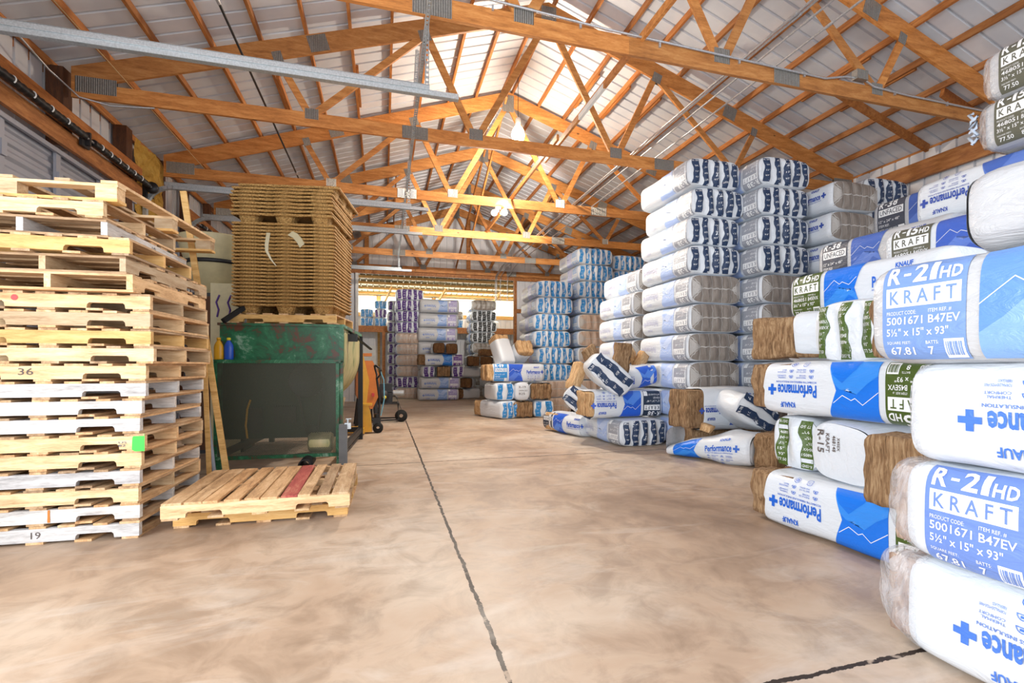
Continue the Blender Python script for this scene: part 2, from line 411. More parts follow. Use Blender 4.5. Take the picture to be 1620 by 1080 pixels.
# overhead doors: sections of horizontal ribs with steel stiles
def overhead(n, y0, y1, x=-3.72):
    b = MB(); z = .02; sec = .48; k = 0
    prof = []
    while z < ZD - .03:
        for q, h in ((0, 0), (.02, .0), (.05, .022), (.09, .022), (.11, 0), (.16, 0), (.19, .022), (.23, .022), (.25, 0), (.33, 0), (.36, .022), (.42, .022), (.455, 0)):
            if z + q < ZD: prof.append((z + q, h))
        z += sec
    vs = []
    for zz, h in prof: vs += [(x - h, y0, zz), (x - h, y1, zz)]
    b.add(vs, [(2*j, 2*j+1, 2*j+3, 2*j+2) for j in range(len(prof)-1)]); b.fixn = False
    d = b.build('door_%d' % n, M['doorgrey']); struct(d)
    for yy in [lerp(y0+.05, y1-.05, q/4) for q in range(5)]:
        s = MB(); s.box((x + .03, yy, ZD/2), (.03, .08, ZD - .05))
        for zz in [.48*q + .02 for q in range(1, 8)]: s.box((x + .055, yy, zz), (.03, .07, .16))
        s.build('stile', M['doorgrey'], d)
    for zz in (1.0, 1.96, 2.92, 3.7):
        s = MB(); s.box((x + .05, (y0+y1)/2, zz), (.04, y1 - y0, .05)); s.build('strut', M['doorgrey'], d)
overhead(1, *D1); overhead(2, *D2)
# spring shaft over each door
def spring(y0, y1, label):
    t = thing('torsion_spring_shaft', label, 'door spring', (-3.5, y0, 3.985))
    L = y1 - y0
    b = MB(); b.tube([(0, -.1, 0), (0, L + .2, 0)], .014, 10); b.build('shaft', M['conduit'], t)
    for a, c in ((.05, L*.55), (L*.6, L)):
        b = MB(); k = int((c-a)/.03); b.tube([(0, lerp(a, c, q/(k*1.0)), 0) for q in range(k+1)], [.041 + .006*math.sin(q*2.2) for q in range(k+1)], 14); b.build('spring', M['black'], t)
        for q in range(6):
            b = MB(); yy = lerp(a, c, (q+.7)/7); b.tube([(.045*math.cos(w), yy + .04*w/6, .045*math.sin(w)) for w in [-.8+.4*e for e in range(6)]], .007, 6)
            b.build('chalk_stripe', M['whitepaint'], t)
    b = MB(); b.lathe([(0,-.03),(.085,-.03),(.09,0),(.085,.03),(0,.03)], (0, L+.12, 0), 24, 0, Matrix.Rotation(PI/2, 3, 'X')); b.build('cable_drum', M['black'], t)
    b = MB(); b.box((-.03, L*.575, 0), (.1, .03, .16)); b.box((-.045, L*.575, -.06), (.03, .16, .09)); b.build('centre_bracket', M['darksteel'], t)
    b = MB(); b.box((-.045, L+.24, -.02), (.03, .05, .22)); b.build('end_bracket', M['darksteel'], t)
    return t
spring(4.9, 8.45, 'black torsion spring shaft with white spiral marks above the nearer grey overhead door')
spring(10.6, 14.1, 'torsion spring shaft over the farther overhead door, behind the leaning board')
# door tracks: curve out of the wall and run across under the trusses
def track(y, x1, label, r=.38, z=4.04):
    t = thing('overhead_door_track', label, 'door track', (-3.6, y, 0), 0, 'overhead door tracks')
    pts = [(-.02, 0, 0.0), (-.02, 0, z - r)]
    for q in range(1, 9): pts.append((-.02 + r*(1-math.cos(q*PI/16)), 0, z - r + r*math.sin(q*PI/16)))
    pts.append((x1 + 3.6, 0, z))
    b = MB()
    for j in range(len(pts)-1):
        a, c = Vector(pts[j]), Vector(pts[j+1]); d = (c-a).normalized(); nrm = Vector((d.z, 0, -d.x))
        ex = d*.004
        b.beam(a-ex, c+ex, .008, .055, nrm); b.beam(a-ex + Vector((0,.03,0)) + nrm*.025, c+ex + Vector((0,.03,0)) + nrm*.025, .05, .006, nrm); b.beam(a-ex + Vector((0,.03,0)) - nrm*.025, c+ex + Vector((0,.03,0)) - nrm*.025, .05, .006, nrm)
    b.build('rail', M['galv'], t)
    b = MB(); b.beam((.25, -.012, z + .045), (x1 + 3.3, -.012, z + .045), .006, .05); b.beam((.25, .02, z + .07), (x1 + 3.3, .02, z + .07), .07, .006)
    b.build('stiffener_angle', M['galv'], t)
    b = MB(); b.box((.0, -.03, z-.12), (.06, .05, .3)); b.build('wall_bracket', M['darksteel'], t)
    return t
track(4.93, .76, 'long galvanised door track across the top left, nearest the camera')
track(8.62, .78, 'galvanised door track curving out beside the yellow foam board')
track(10.25, .8, 'galvanised door track just below the one beside the yellow foam board')
track(14.3, .8, 'farthest galvanised door track, in front of the back wall')
def perf(name, a, c, label, group=None):           # slotted angle iron
    b = MB(); a = Vector(a); c = Vector(c); d = (c-a); L = d.length; d.normalize()
    o = thing(name, label, 'angle iron', a, 0, group)
    x = Vector((1,0,0)) if abs(d.x) < .9 else Vector((0,1,0)); x = (x - d*x.dot(d)).normalized(); y = d.cross(x)
    R = Matrix((d, x, y)).transposed(); k = int(L/.05)
    for fl, (p, q) in (('flange', (x, y)), ('flange', (y, x))):
        m = MB(); Rr = Matrix((d, p, q)).transposed()
        m.box(d*L/2 + p*.004, (L, .009, .004), Rr); m.box(d*L/2 + p*.036, (L, .009, .004), Rr)
        for j in range(k+1): m.box(d*(L*j/k) + p*.02, (.026, .03, .004), Rr)
        m.build(fl, M['galv'], o)
    return o
perf('slotted_angle', (.36, .8, 4.38), (.39, 14.2, 4.38), 'long slotted steel angle running down the room under the trusses')
for j, yy in enumerate((4.93, 8.62, 10.25, 14.3)):
    nm = ('nearest', 'second nearest', 'third nearest', 'farthest')[j]
    perf('track_hanger', (.42, yy+.05, 4.12), (.42, yy+.05, 4.9 if yy < 12 else 4.5), 'upright slotted angle hanging the end of the %s door track' % nm, 'track hangers')
perf('track_hanger', (.30, 4.95, 4.12), (.36, 5.6, 4.9), 'slanted slotted angle bracing the end of the nearest door track', 'track hangers')
# ================================================================== trusses
TY = [4.376 + 2.438*k for k in range(5)] + [YB - .16]
def tcz(x): return 2.0 - SL*abs(x)                 # underside of the top chord, local
def make_truss():
    t = thing('roof_truss', 'nearest wooden roof truss, a steel conduit running along its bottom chord', 'roof truss', (RX, TY[0], 4.51), 0, 'wooden roof trusses')
    y0, y1 = -.019, .019
    for s in (-1, 1):
        b = MB(); b.prism([(s*6.05, .27), (0, 2.27), (0, 2.0), (s*5.77, .094), (s*6.05, .094)], 'y', y0, y1); b.build('top_chord', M['truss'], t)
        b = MB(); b.prism([(s*.0, -.092), (s*6.05, -.092), (s*6.05, .092), (s*.0, .092)], 'y', y0, y1); b.build('bottom_chord', M['truss'], t)
        for (a, c, w) in (((3.8, tcz(3.8)), (3.43, .1), .09), ((3.33, .1), (1.93, tcz(1.9)), .09), ((1.83, tcz(1.85)), (1.19, .1), .1), ((1.08, .1), (.03, 1.97), .1)):
            b = MB(); A = Vector((s*a[0], 0, a[1])); B = Vector((s*c[0], 0, c[1])); b.beam(A, B, w, .036, (0,1,0)); b.build('web', M['truss'], t)
        pl = [((2.015, 0), (.36, .176), 0), ((1.135, .09), (.2, .16), 0), ((3.38, .075), (.17, .14), 0), ((5.80, .07), (.42, .19), 0),
              ((1.88, tcz(1.88)+.03), (.16, .16), 1), ((3.8, tcz(3.8)+.03), (.12, .14), 1), ((3.3, tcz(3.3)+.135), (.25, .22), 1)]
        for (x, z), (w, h), r in pl:
            b = MB(); R = Matrix.Rotation(s*math.atan(SL), 3, 'Y') if r else None
            for yy in (y0 - .002, y1 + .002): b.box((s*x, yy, z), (w, .003, h), R)
            b.build('gusset_plate', M['gusset'], t)
    b = MB()
    for yy in (y0 - .002, y1 + .002): b.box((0, yy, 2.03), (.24, .003, .34))
    b.build('gusset_plate', M['gusset'], t)
    return t
tr0 = make_truss()
tl = ['second wooden roof truss from the camera, heel at the dark left post',
      'third wooden roof truss from the camera, just behind the lit bulb',
      'fourth wooden roof truss from the camera', 'fifth wooden roof truss from the camera, in front of the back wall',
      'last wooden roof truss, standing against the white back wall']
for k in range(1, 6): dup(tr0, (RX, TY[k], 4.51), 0, tl[k-1])
# purlins
ordn = ['first', 'second', 'third', 'fourth', 'fifth', 'sixth', 'seventh', 'eighth', 'ninth', 'tenth', 'eleventh', 'twelfth', 'thirteenth', 'fourteenth', 'fifteenth', 'sixteenth', 'seventeenth', 'eighteenth', 'nineteenth', 'twentieth']
pm = None
for s, side in ((-1, 'left'), (1, 'right')):
    for k in range(12):
        off = 6.24 - .558*k; x = RX + s*off
        if pm is None:
            b = MB(); b.box((0, 0, .0445), (.038, 19.3, .089)); o = b.build('roof_purlin', M['purlin']); pm = o
        else: o = pm.copy(); C.objects.link(o)
        o.location = (x, 6.85, roofz(x) + .003); o.rotation_euler = (0, 0, 0)
        tag(o, 'wooden purlin under the metal roof, %s one up from the %s eave' % (ordn[k], side), 'purlin', 'roof purlins')
# short spliced pieces that lap beside purlins
for k, (s, q, y) in enumerate(((1, 2, 8.2), (1, 3, 8.1), (1, 4, 8.0), (-1, 5, 8.3), (-1, 7, 8.2), (1, 8, 5.3), (1, 7, 5.5), (-1, 3, 10.0))):
    x = RX + s*(6.24 - .558*(11 - q)) + .041
    b = MB(); b.box((x, y, roofz(x) + .046), (.038, 1.1, .086))
    tag(b.build('purlin_lap', M['purlin']), 'short lapped end of the %s purlin down from the ridge on the %s' % (ordn[q], 'right' if s > 0 else 'left'), 'purlin', 'purlin lap pieces')
# rafters between trusses at the right and left eaves, bracing
for k, (y, x0, x1, lb) in enumerate(((5.55, 6.6, 8.5, 'short rafter under the purlins between the two nearest trusses at the right eave'),
                                      (4.75, 7.55, 8.55, 'stub rafter nearest the camera at the right eave'))):
    timber('short_rafter', (x0, y, roofz(x0) - .06), (x1, y, roofz(x1) - .06), .05, .12, lb, 'rafter', group='short rafters')
def brace(a, c, w, h, lb, mat='truss'): timber('truss_brace', a, c, w, h, lb, 'brace', mat=mat, group='truss braces')
brace((2.60, 2.4, 4.625), (2.60, 7.4, 4.625), .036, .086, 'long brace board lying along the middle of the trusses, nearer length')
brace((2.52, 6.6, 4.625), (2.52, 11.9, 4.625), .036, .086, 'long brace board lying along the middle of the trusses, farther length')
b = MB(); b.box((2.60, 5.6, 4.612), (.040, .75, .07)); b.build('paper_sleeve', M['whitepaint'], bpy.data.objects['truss_brace'])
for k, (x, y0, y1) in enumerate(((.3, 11.9, 16.3), (4.6, 11.9, 16.3))):
    timber('sway_brace', (x, y0, 6.0), (x+.02, y1, 6.0), .038, .09, '%s sway brace board running back to the gable wall high in the roof' % ('left', 'right')[k], 'brace', mat='truss', group='sway braces')
timber('sway_brace', (2.45, 11.5, 6.62), (2.42, 16.2, 4.6), .038, .09, 'sloping sway brace from the ridge down to the last truss', 'brace', mat='truss', group='sway braces')
timber('sway_brace', (2.38, 9.1, 6.62), (2.42, 13.6, 4.7), .038, .09, 'sloping sway brace from the ridge behind the lit bulb', 'brace', mat='truss', group='sway braces')
for x, z0, z1, lb in ((2.9, OPZ+.02, 6.5, 'post rising from the header to the roof in the middle of the back wall'), (-.55, OPZ+.02, 5.6, 'post on the back wall above the left side of the opening')):
    timber('gable_post', (x, YB-.115, z0), (x, YB-.115, z1), .14, .05, lb, 'post', up=(0,1,0), mat='truss', group='gable posts')
# conduits
cond = [(3.86, .013, 'leftmost'), (3.905, .013, 'second'), (4.05, .012, 'third'), (4.31, .012, 'rightmost')]
for x, r, lb in cond:
    t = thing('electrical_conduit', '%s of the four steel conduits running back across the trusses on the right' % lb, 'conduit', (x, 0, 4.616), 0, 'roof conduits')
    b = MB(); b.tube([(0, .5, 0), (0, 14.8, 0), (0, 15.4, -.05), (0, 16.3, -.22), (0, 16.38, -.5), (0, 16.4, -1.1)], r, 10); b.build('pipe', M['conduit'], t)
    for yy in (3.7, 7.4, 10.5, 13.2):
        b = MB(); b.tube([(0, yy-.05, 0), (0, yy+.05, 0)], r + .004, 10); b.build('coupling', M['conduit'], t)
t = thing('electrical_conduit', 'grey conduit fixed along the bottom chord of the nearest truss', 'conduit', (0, TY[0]-.036, 4.57), 0)
b = MB(); b.tube([(.45, 0, .12), (2.2, 0, .045), (5.0, 0, .0), (5.3, 0, .07), (5.45, 0, .08)], .012, 10); b.tube([(5.6, 0, .08), (5.75, 0, .02), (6.3, 0, 0), (7.7, 0, .0), (8.25, 0, -.12)], .012, 10); b.build('pipe', M['conduit'], t)
b = MB()
for x in (1.0, 1.9, 2.8, 3.8, 4.7, 6.1, 7.0): b.box((x, .008, .03 if x < 2.5 else .0), (.02, .02, .05))
b.build('strap', M['conduit'], t)
b = MB(); b.box((5.52, -.01, .11), (.17, .07, .11)); tag(b.build('junction_box', M['gusset']), 'small steel junction box on the nearest truss', 'junction box') if False else b.build('junction_box', M['gusset'], t)
t = thing('electrical_conduit', 'dark thin conduit running back over the trusses on the left', 'conduit', (-1.5, 0, 4.62))
b = MB(); b.tube([(0, .5, 0), (0, 11.6, 0)], .013, 10); b.build('pipe', M['darksteel'], t)
b = MB(); b.tube([(0, 4.9, 0), (0, 5.0, 0)], .018, 10); b.tube([(0, 9.0, 0), (0, 9.1, 0)], .018, 10); b.build('coupling', M['conduit'], t)
t = thing('door_cable', 'thin slack cord running from the top left down the roof towards the foam board', 'cord', (-3.0, 0, 4.66))
b = MB(); b.tube([(0, 3.2, 0), (0, 6.8, -.03), (-.02, 9.2, -.02), (-.02, 12, -.1)], .006, 6); b.build('cord', M['cardboard'], t)
b = MB(); b.tube([(-3.72, 5.4, 4.62), (-3.66, 5.9, 4.66), (-3.6, 6.4, 4.5), (-3.5, 6.75, 4.40), (-3.2, 6.79, 4.36), (-2.75, 6.8, 4.40)], .010, 8)
tag(b.build('bent_conduit', M['conduit']), 'curved conduit on the upper left wall by the dark post', 'conduit')
b = MB(); b.tube([(5.3, YB-.09, 4.2), (5.3, YB-.09, 3.6)], .014, 8); b.box((5.3, YB-.1, 3.5), (.12, .07, .18)); tag(b.build('switch_box', M['conduit']), 'small electrical box on the back wall below the conduits', 'box')
# lamps
t = thing('hanging_lamp', 'bright lit bulb hanging under the ridge behind the second truss', 'lamp', (2.40, 8.35, 5.38))
b = MB(); b.lathe([(0, -.04), (.06, -.03), (.11, .02), (.125, .09), (.105, .17), (.06, .24), (.04, .27), (.0, .275)], (0,0,0), 24); b.build('bulb', M['bulb'], t)
b = MB(); b.lathe([(.0, .40), (.04, .40), (.05, .36), (.048, .29), (.042, .262), (0, .262)], (0,0,0), 20); b.build('socket', M['whitepaint'], t)
b = MB(); b.tube([(0,0,.39), (.01,.02,.8), (.02,.06,1.36)], .006, 8); b.build('cord', M['black'], t)
t = thing('twin_floodlight', 'white twin floodlight hanging under the third truss, below the lit bulb', 'lamp', (2.24, 9.25, 4.386))
b = MB(); b.lathe([(.0,.03),(.06,.03),(.065,0),(.06,-.02),(0,-.02)], (0,.01,-.0), 20); b.tube([(0,0,-.02),(0,0,-.06)], .02, 10); b.build('base', M['whitepaint'], t)
for s in (-1, 1):
    Rm = Matrix.Rotation(math.radians(100), 3, 'X') @ Matrix.Rotation(math.radians(20*s), 3, 'Y')
    b = MB(); b.lathe([(.0,-.06),(.03,-.06),(.04,0),(.07,.08),(.068,.09)], (.075*s, -.02, -.08 - .03*(s<0)), 20, 0, Rm); b.build('lamp_head', M['whitepaint'], t)
    b = MB(); b.lathe([(.0,.085),(.067,.085),(.0,.1)], (.075*s, -.02, -.08 - .03*(s<0)), 20, 0, Rm); b.build('lens', M['lampglass'], t)
b = MB(); b.tube([(.0, 0, .03), (-.1, .1, .22), (.05, .2, .25), (.12, .2, .2)], .008, 8); b.build('cable', M['whitepaint'], t)
# ================================================================== lean-to behind the opening
LY = 20.6
def lz(y): return lerp(4.62, 4.24, (y - YB)/(LY - YB))
b = MB(); b.fixn = False; pr = ribs(-4.5, 9.0); vs = []
for x, h in pr: vs += [(x, YB+.02, lz(YB) + h), (x, LY+.4, lz(LY+.4) + h)]
b.add(vs, [(2*j, 2*j+1, 2*j+3, 2*j+2) for j in range(len(pr)-1)]); struct(b.build('ceiling_lean', M['leanroof'])) 
n = TRIM_N
for yy in (17.1, 17.9, 18.7, 19.5, 20.3):
    strim(n, (-4.4, yy, lz(yy) - .05), (8.9, yy, lz(yy) - .05), .05, .09, 'yellowwood'); n += 1
for xx in (-2.5, -.2, 2.1, 4.4, 6.7):
    strim(n, (xx, LY-.1, 0), (xx, LY-.1, lz(LY) - .1), .1, .1, 'yellowwood', (0,1,0)); n += 1
for xx in (-.2, 1.9, 4.2):
    strim(n, (xx, LY-.15, 3.35), (xx + .5, 18.9, lz(18.9) - .14), .05, .1, 'yellowwood'); n += 1
strim(n, (-4.4, LY-.08, 3.35), (8.9, LY-.08, 3.35), .08, .16, 'yellowwood'); n += 1
b = MB(); b.fixn = False
wall_parts_y(b, LY, -4.5, 9.0, lambda x: 0, lambda x: 3.3, 1); struct(b.build('wall_lean_back', M['wallmetal']))
wall_x('wall_lean_left', -4.5, YB, LY, 0, 4.2, M['wallmetal'], -1); wall_x('wall_lean_right', 9.0, YB, LY, 0, 4.2, M['wallmetal'], 1)
M['pane'] = emis('daylit_pane', srgb(255, 252, 232), 1.9)
for k, (x0, x1) in enumerate(((-4.4, -2.55), (-2.45, -.25), (-.15, 2.05), (2.15, 4.35), (4.45, 6.65), (6.75, 8.9))):
    b = MB(); b.box(((x0+x1)/2, LY-.02, 3.80), (x1-x0, .012, .74)); w = struct(b.build('window_%d' % (k+1), M['pane']))
    f = MB()
    for xx in (x0+.02, x1-.02): f.box((xx, LY-.05, 3.8), (.04, .03, .74))
    f.box(((x0+x1)/2, LY-.05, 4.15), (x1-x0, .03, .04)); f.build('window_frame', M['yellowwood'], w)
# storage platform in the lean-to
t = thing('storage_platform', 'timber storage platform across the back of the lean-to', 'platform', (2.2, 19.45, 0))
b = MB(); b.box((0, .0, 2.66), (8.6, .06, .24)); b.build('front_beam', M['beam'], t)
b = MB(); b.box((0, .54, 2.76), (8.6, 1.04, .03)); b.build('deck', M['palletdeck'], t)
for xx in (-4.2, -2.2, 0, 2.2, 4.2):
    b = MB(); b.box((xx, .02, 1.27), (.12, .12, 2.54)); b.build('post', M['beam'], t)
b = MB(); b.box((-.45, LY-.06, 1.02), (.86, .05, 2.04))
for zz in (.5, 1.45):
    for xx in (-.64, -.26): b.box((xx, LY-.09, zz), (.28, .012, .7))
struct(b.build('door_3', M['whitepaint']))
b = MB(); b.lathe([(0,0),(.03,.01),(.03,.04),(0,.05)], (-.12, LY-.09, 1.0), 14, 0, Matrix.Rotation(PI/2, 3, 'X')); b.build('door_knob', M['darksteel'], bpy.data.objects['door_3'])
# ================================================================== pallets
def notched(L, h, z0, nl=.23, nd=.038, off=.15):
    p = [(-L/2, z0)]
    for a in (-L/2 + off, L/2 - off - nl):
        p += [(a, z0), (a + .004, z0 + nd*.7), (a + .016, z0 + nd), (a + nl - .016, z0 + nd), (a + nl - .004, z0 + nd*.7), (a + nl, z0)]
    return p + [(L/2, z0), (L/2, z0 + h), (-L/2, z0 + h)]
def add_text(b, txt, F, mat=0, w=None, h=None, step=None):     # lettering as a mesh, placed by F(u, v) in a box w x h
    vs, fs = glyphs(txt)
    pts = [F(x*w, y*h) for x, y in vs]; b.add(pts, fs, mat)
GL = {}
def glyphs(txt, bold=0.0):
    if (txt, bold) in GL: return GL[(txt, bold)]
    cu = bpy.data.curves.new('t', 'FONT'); cu.body = txt; cu.resolution_u = 2; cu.offset = bold
    ob = bpy.data.objects.new('t', cu); C.objects.link(ob)
    dg = bpy.context.evaluated_depsgraph_get(); dg.update()
    me = bpy.data.meshes.new_from_object(ob.evaluated_get(dg))
    vs = [(v.co.x, v.co.y) for v in me.vertices]; fs = [tuple(p.vertices) for p in me.polygons]
    C.objects.unlink(ob); bpy.data.objects.remove(ob); bpy.data.curves.remove(cu); bpy.data.meshes.remove(me)
    x0 = min(p[0] for p in vs); x1 = max(p[0] for p in vs); y0 = min(p[1] for p in vs); y1 = max(p[1] for p in vs)
    vs = [((x - x0)/(x1 - x0), (y - y0)/(y1 - y0)) for x, y in vs]
    GL[(txt, bold)] = (vs, fs); return GL[(txt, bold)]
def make_pallet(wm, dm, W=1.22, D=.98, ntop=7, name='wooden_pallet', seed=1):
    rnd = random.Random(seed)
    t = thing(name, 'x', 'pallet')
    for y in (-D/2 + .02, 0, D/2 - .02):
        b = MB(); b.prism(notched(W, .089, .016), 'y', y - .019, y + .019); b.build('stringer', M[wm], t)
    for k in range(ntop):
        w = .12 if k in (0, ntop-1) else rnd.choice((.085, .095, .1, .11)); x = lerp(-W/2 + .062, W/2 - .062, k/(ntop-1)) + rnd.uniform(-.012, .012)*(0 < k < ntop-1)
        b = MB(); b.box((x, rnd.uniform(-.006, .006), .113), (w, D, .0155), Matrix.Rotation(rnd.uniform(-.012, .012), 3, 'Z')); b.build('deck_board', M[dm], t)
    for k in range(5):
        x = lerp(-W/2 + .055, W/2 - .055, k/4)
        b = MB(); b.box((x, 0, .0082), (.1, D, .0155)); b.build('bottom_board', M[dm], t)
    return t
PT = {'a': make_pallet('pallet', 'palletdeck', seed=1), 'b': make_pallet('greywood', 'palletdeck', seed=2), 'c': make_pallet('yellowwood', 'palletdeck', seed=3), 'd': make_pallet('pallet', 'palletdeck', seed=9)}
used_pt = set()
def place_pallet(k, loc, rz, label, group, rot=None):
    if k not in used_pt:
        used_pt.add(k); o = PT[k]; o.location = loc; o.rotation_euler = rot or (0, 0, rz); tag(o, label, 'pallet', group); return o
    return dup(PT[k], loc, rz, label, group, rot)
RZ = math.radians(-2.8)
CX, CYY = -1.646, 3.84
def from_corner(dx, dy, rz, W=1.22, D=.98):
    c, s = math.cos(rz), math.sin(rz); lx, ly = -W/2, D/2
    return (CX + dx + c*lx - s*ly, CYY + dy + s*lx + c*ly)
GP = 'pallets in the tall stack on the left'
rows = [(0, 'b', 'daylit grey pallet at the floor, bottom of the tall left stack'), (.0, 'b', 'streaked grey pallet, second from the floor in the tall left stack'),
        (.0, 'a', 'pale pallet third from the floor in the tall left stack'), (.004, 'b', 'whitish grey pallet fourth from the floor in the tall left stack'),
        (.01, 'a', 'pale pallet just under the green painted one in the tall left stack'), (.04, 'd', 'pale pallet with a bright green spray painted corner in the tall left stack'),
        (.005, 'b', 'whitish pallet just above the green painted one in the tall left stack'), (.012, 'b', 'grey pallet eighth from the floor in the tall left stack'),
        (.04, 'b', 'light grey pallet just under the one marked 36'), (.045, 'a', 'pale wooden pallet with 36 pencilled on its front stringer'),
        (.088, 'a', 'pale pallet just above the one marked 36'), (.062, 'c', 'yellowish pallet third from the top of the even left stack'),
        (.066, 'a', 'pale pallet second from the top of the even left stack'), (.066, 'a', 'pallet with a faint red spot, top one of the even part of the left stack')]
z = 0.0; PH = .1215; objs = []
for k, (dx, kind, lb) in enumerate(rows):
    rz = RZ + math.radians((.0, .4, -.5, .3, -.4, .5, -.3, .2, .6, -.5, .3, .0, -.3, .4)[k])
    x, y = from_corner(dx, (.0, .01, -.01, .0, .01, -.02, .0, .01, .0, -.01, .0, .02, .0, .0)[k], rz)
    objs.append(place_pallet(kind, (x, y, z), rz, lb, GP)); z += PH
def mark(o, name, mat, x0, z0, w, h, txt=None, poly=None):
    b = MB(); yy = -.98/2 - .0015
    if txt: add_text(b, txt, lambda u, v: (x0 + u, yy, z0 + v), 0, w, h)
    else: b.add([(x0 + p[0]*w, yy, z0 + p[1]*h) for p in poly], [tuple(range(len(poly)))])
    b.fixn = False; return b.build(name, M[mat], o)
mark(objs[9], 'pencil_mark', 'ink', -.135, .045, .085, .045, '36')
mark(objs[0], 'pencil_mark', 'ink', -.02, .04, .055, .045, '19')
mark(objs[5], 'green_paint', 'greenpaint', .535, .0, .077, .121, poly=[(0,.1),(.25,0),(1,0),(1,1),(.3,1),(.05,.8)])
mark(objs[5], 'ink_stamp', 'stripe_navy', .455, .035, .05, .035, 'US\n82')
mark(objs[1], 'red_mark', 'redpaint', -.30, .02, .02, .085, poly=[(0,0),(1,0),(.9,1),(.1,1)])
mark(objs[1], 'orange_mark', 'orange', .07, .02, .016, .085, poly=[(0,0),(1,0),(.9,1),(.1,1)])
mark(objs[13], 'red_mark', 'redpaint', -.195, .055, .04, .04, poly=[(.5+.5*math.cos(q*PI/5), .5+.5*math.sin(q*PI/5)) for q in range(10)])
# the untidy pallets on top of the stack
R90 = RZ + PI/2
def from_corner90(dx, dy, rz): return from_corner(dx, dy, rz - PI/2, .98, 1.22)
zz = z + .003
GM = 'loose pallets thrown on top of the left stack'
x, y = from_corner90(-.01, -.06, R90 + .01); place_pallet('a', (x, y, zz), R90 + .01, 'turned pallet just above the even stack, notched stringer along its right side', GM); zz += PH
x, y = from_corner90(-.05, -.06, R90 - .03); place_pallet('a', (x, y, zz), R90 - .03, 'turned pallet second above the even stack on the left', GM); zz += PH
x, y = from_corner(-.02, -.08, RZ + .02); place_pallet('c', (x, y, zz), RZ + .02, 'pallet with a plain yellow stringer in front, third above the even left stack', GM); zz += PH
x, y = from_corner90(-.16, -.05, R90 + .02); place_pallet('b', (x, y, zz), R90 + .02, 'greyish turned pallet under the two topmost on the left stack', GM); zz += PH
x, y = from_corner(-.17, -.08, RZ - .01); place_pallet('a', (x, y, zz), RZ - .01, 'pallet directly under the open framed one at the top of the left stack', GM); zz += PH
t = thing('block_pallet', 'open framed new block pallet at the very top of the left stack', 'pallet', (0, 0, zz), 0, GM)
W, D = 1.3, 1.5; rz = math.radians(-5); x, y = from_corner(-.10, -.06, rz, W, D); t.location = (x, y, zz); t.rotation_euler = (0, 0, rz)
for q, yy in enumerate((-D/2+.05, 0, D/2-.05)):
    b = MB(); b.box((0, yy, .011), (W, .1, .02)); b.build('bottom_board', M['yellowwood'], t)
    b = MB(); b.box((0, yy, .113), (W, .09, .02)); b.build('cross_board', M['pallet'], t)
    for xx in (-W/2+.07, 0, W/2-.07):
        b = MB(); b.box((xx, yy, .0625), (.13, .09, .081)); b.build('block', M['pallet'], t)
for q, xx in enumerate((-W/2+.05, -W/4, 0, W/4, W/2-.05)):
    b = MB(); b.box((xx, 0, .133), (.09 if q % 4 else .1, D, .019)); b.build('deck_board', M['pallet'], t)
for xx in (-W/2+.05, W/2-.05):
    pass
# two pallets on the floor in front of the machine
rz = math.radians(-1.5)
b2 = place_pallet('c', (-.875, 4.46, 0), rz, 'yellow wooden pallet on the floor, the lower of two by the green machine', 'pallets on the floor')
top = make_pallet('pallet', 'palletdeck', 1.24, 1.1, 10, 'wooden_pallet', 21)
tag(top, 'worn pallet with one red deck board lying on another pallet', 'pallet', 'pallets on the floor')
top.location = (-.875, 4.32, .1215); top.rotation_euler = (0, 0, math.radians(.5))
reds = [o for o in top.children if o.name.startswith('deck_board')]
reds.sort(key=lambda o: sum(v.co.x for v in o.data.vertices)); reds[6].data.materials[0] = M['redwood']; reds[6]['label'] = 'red stained deck board'
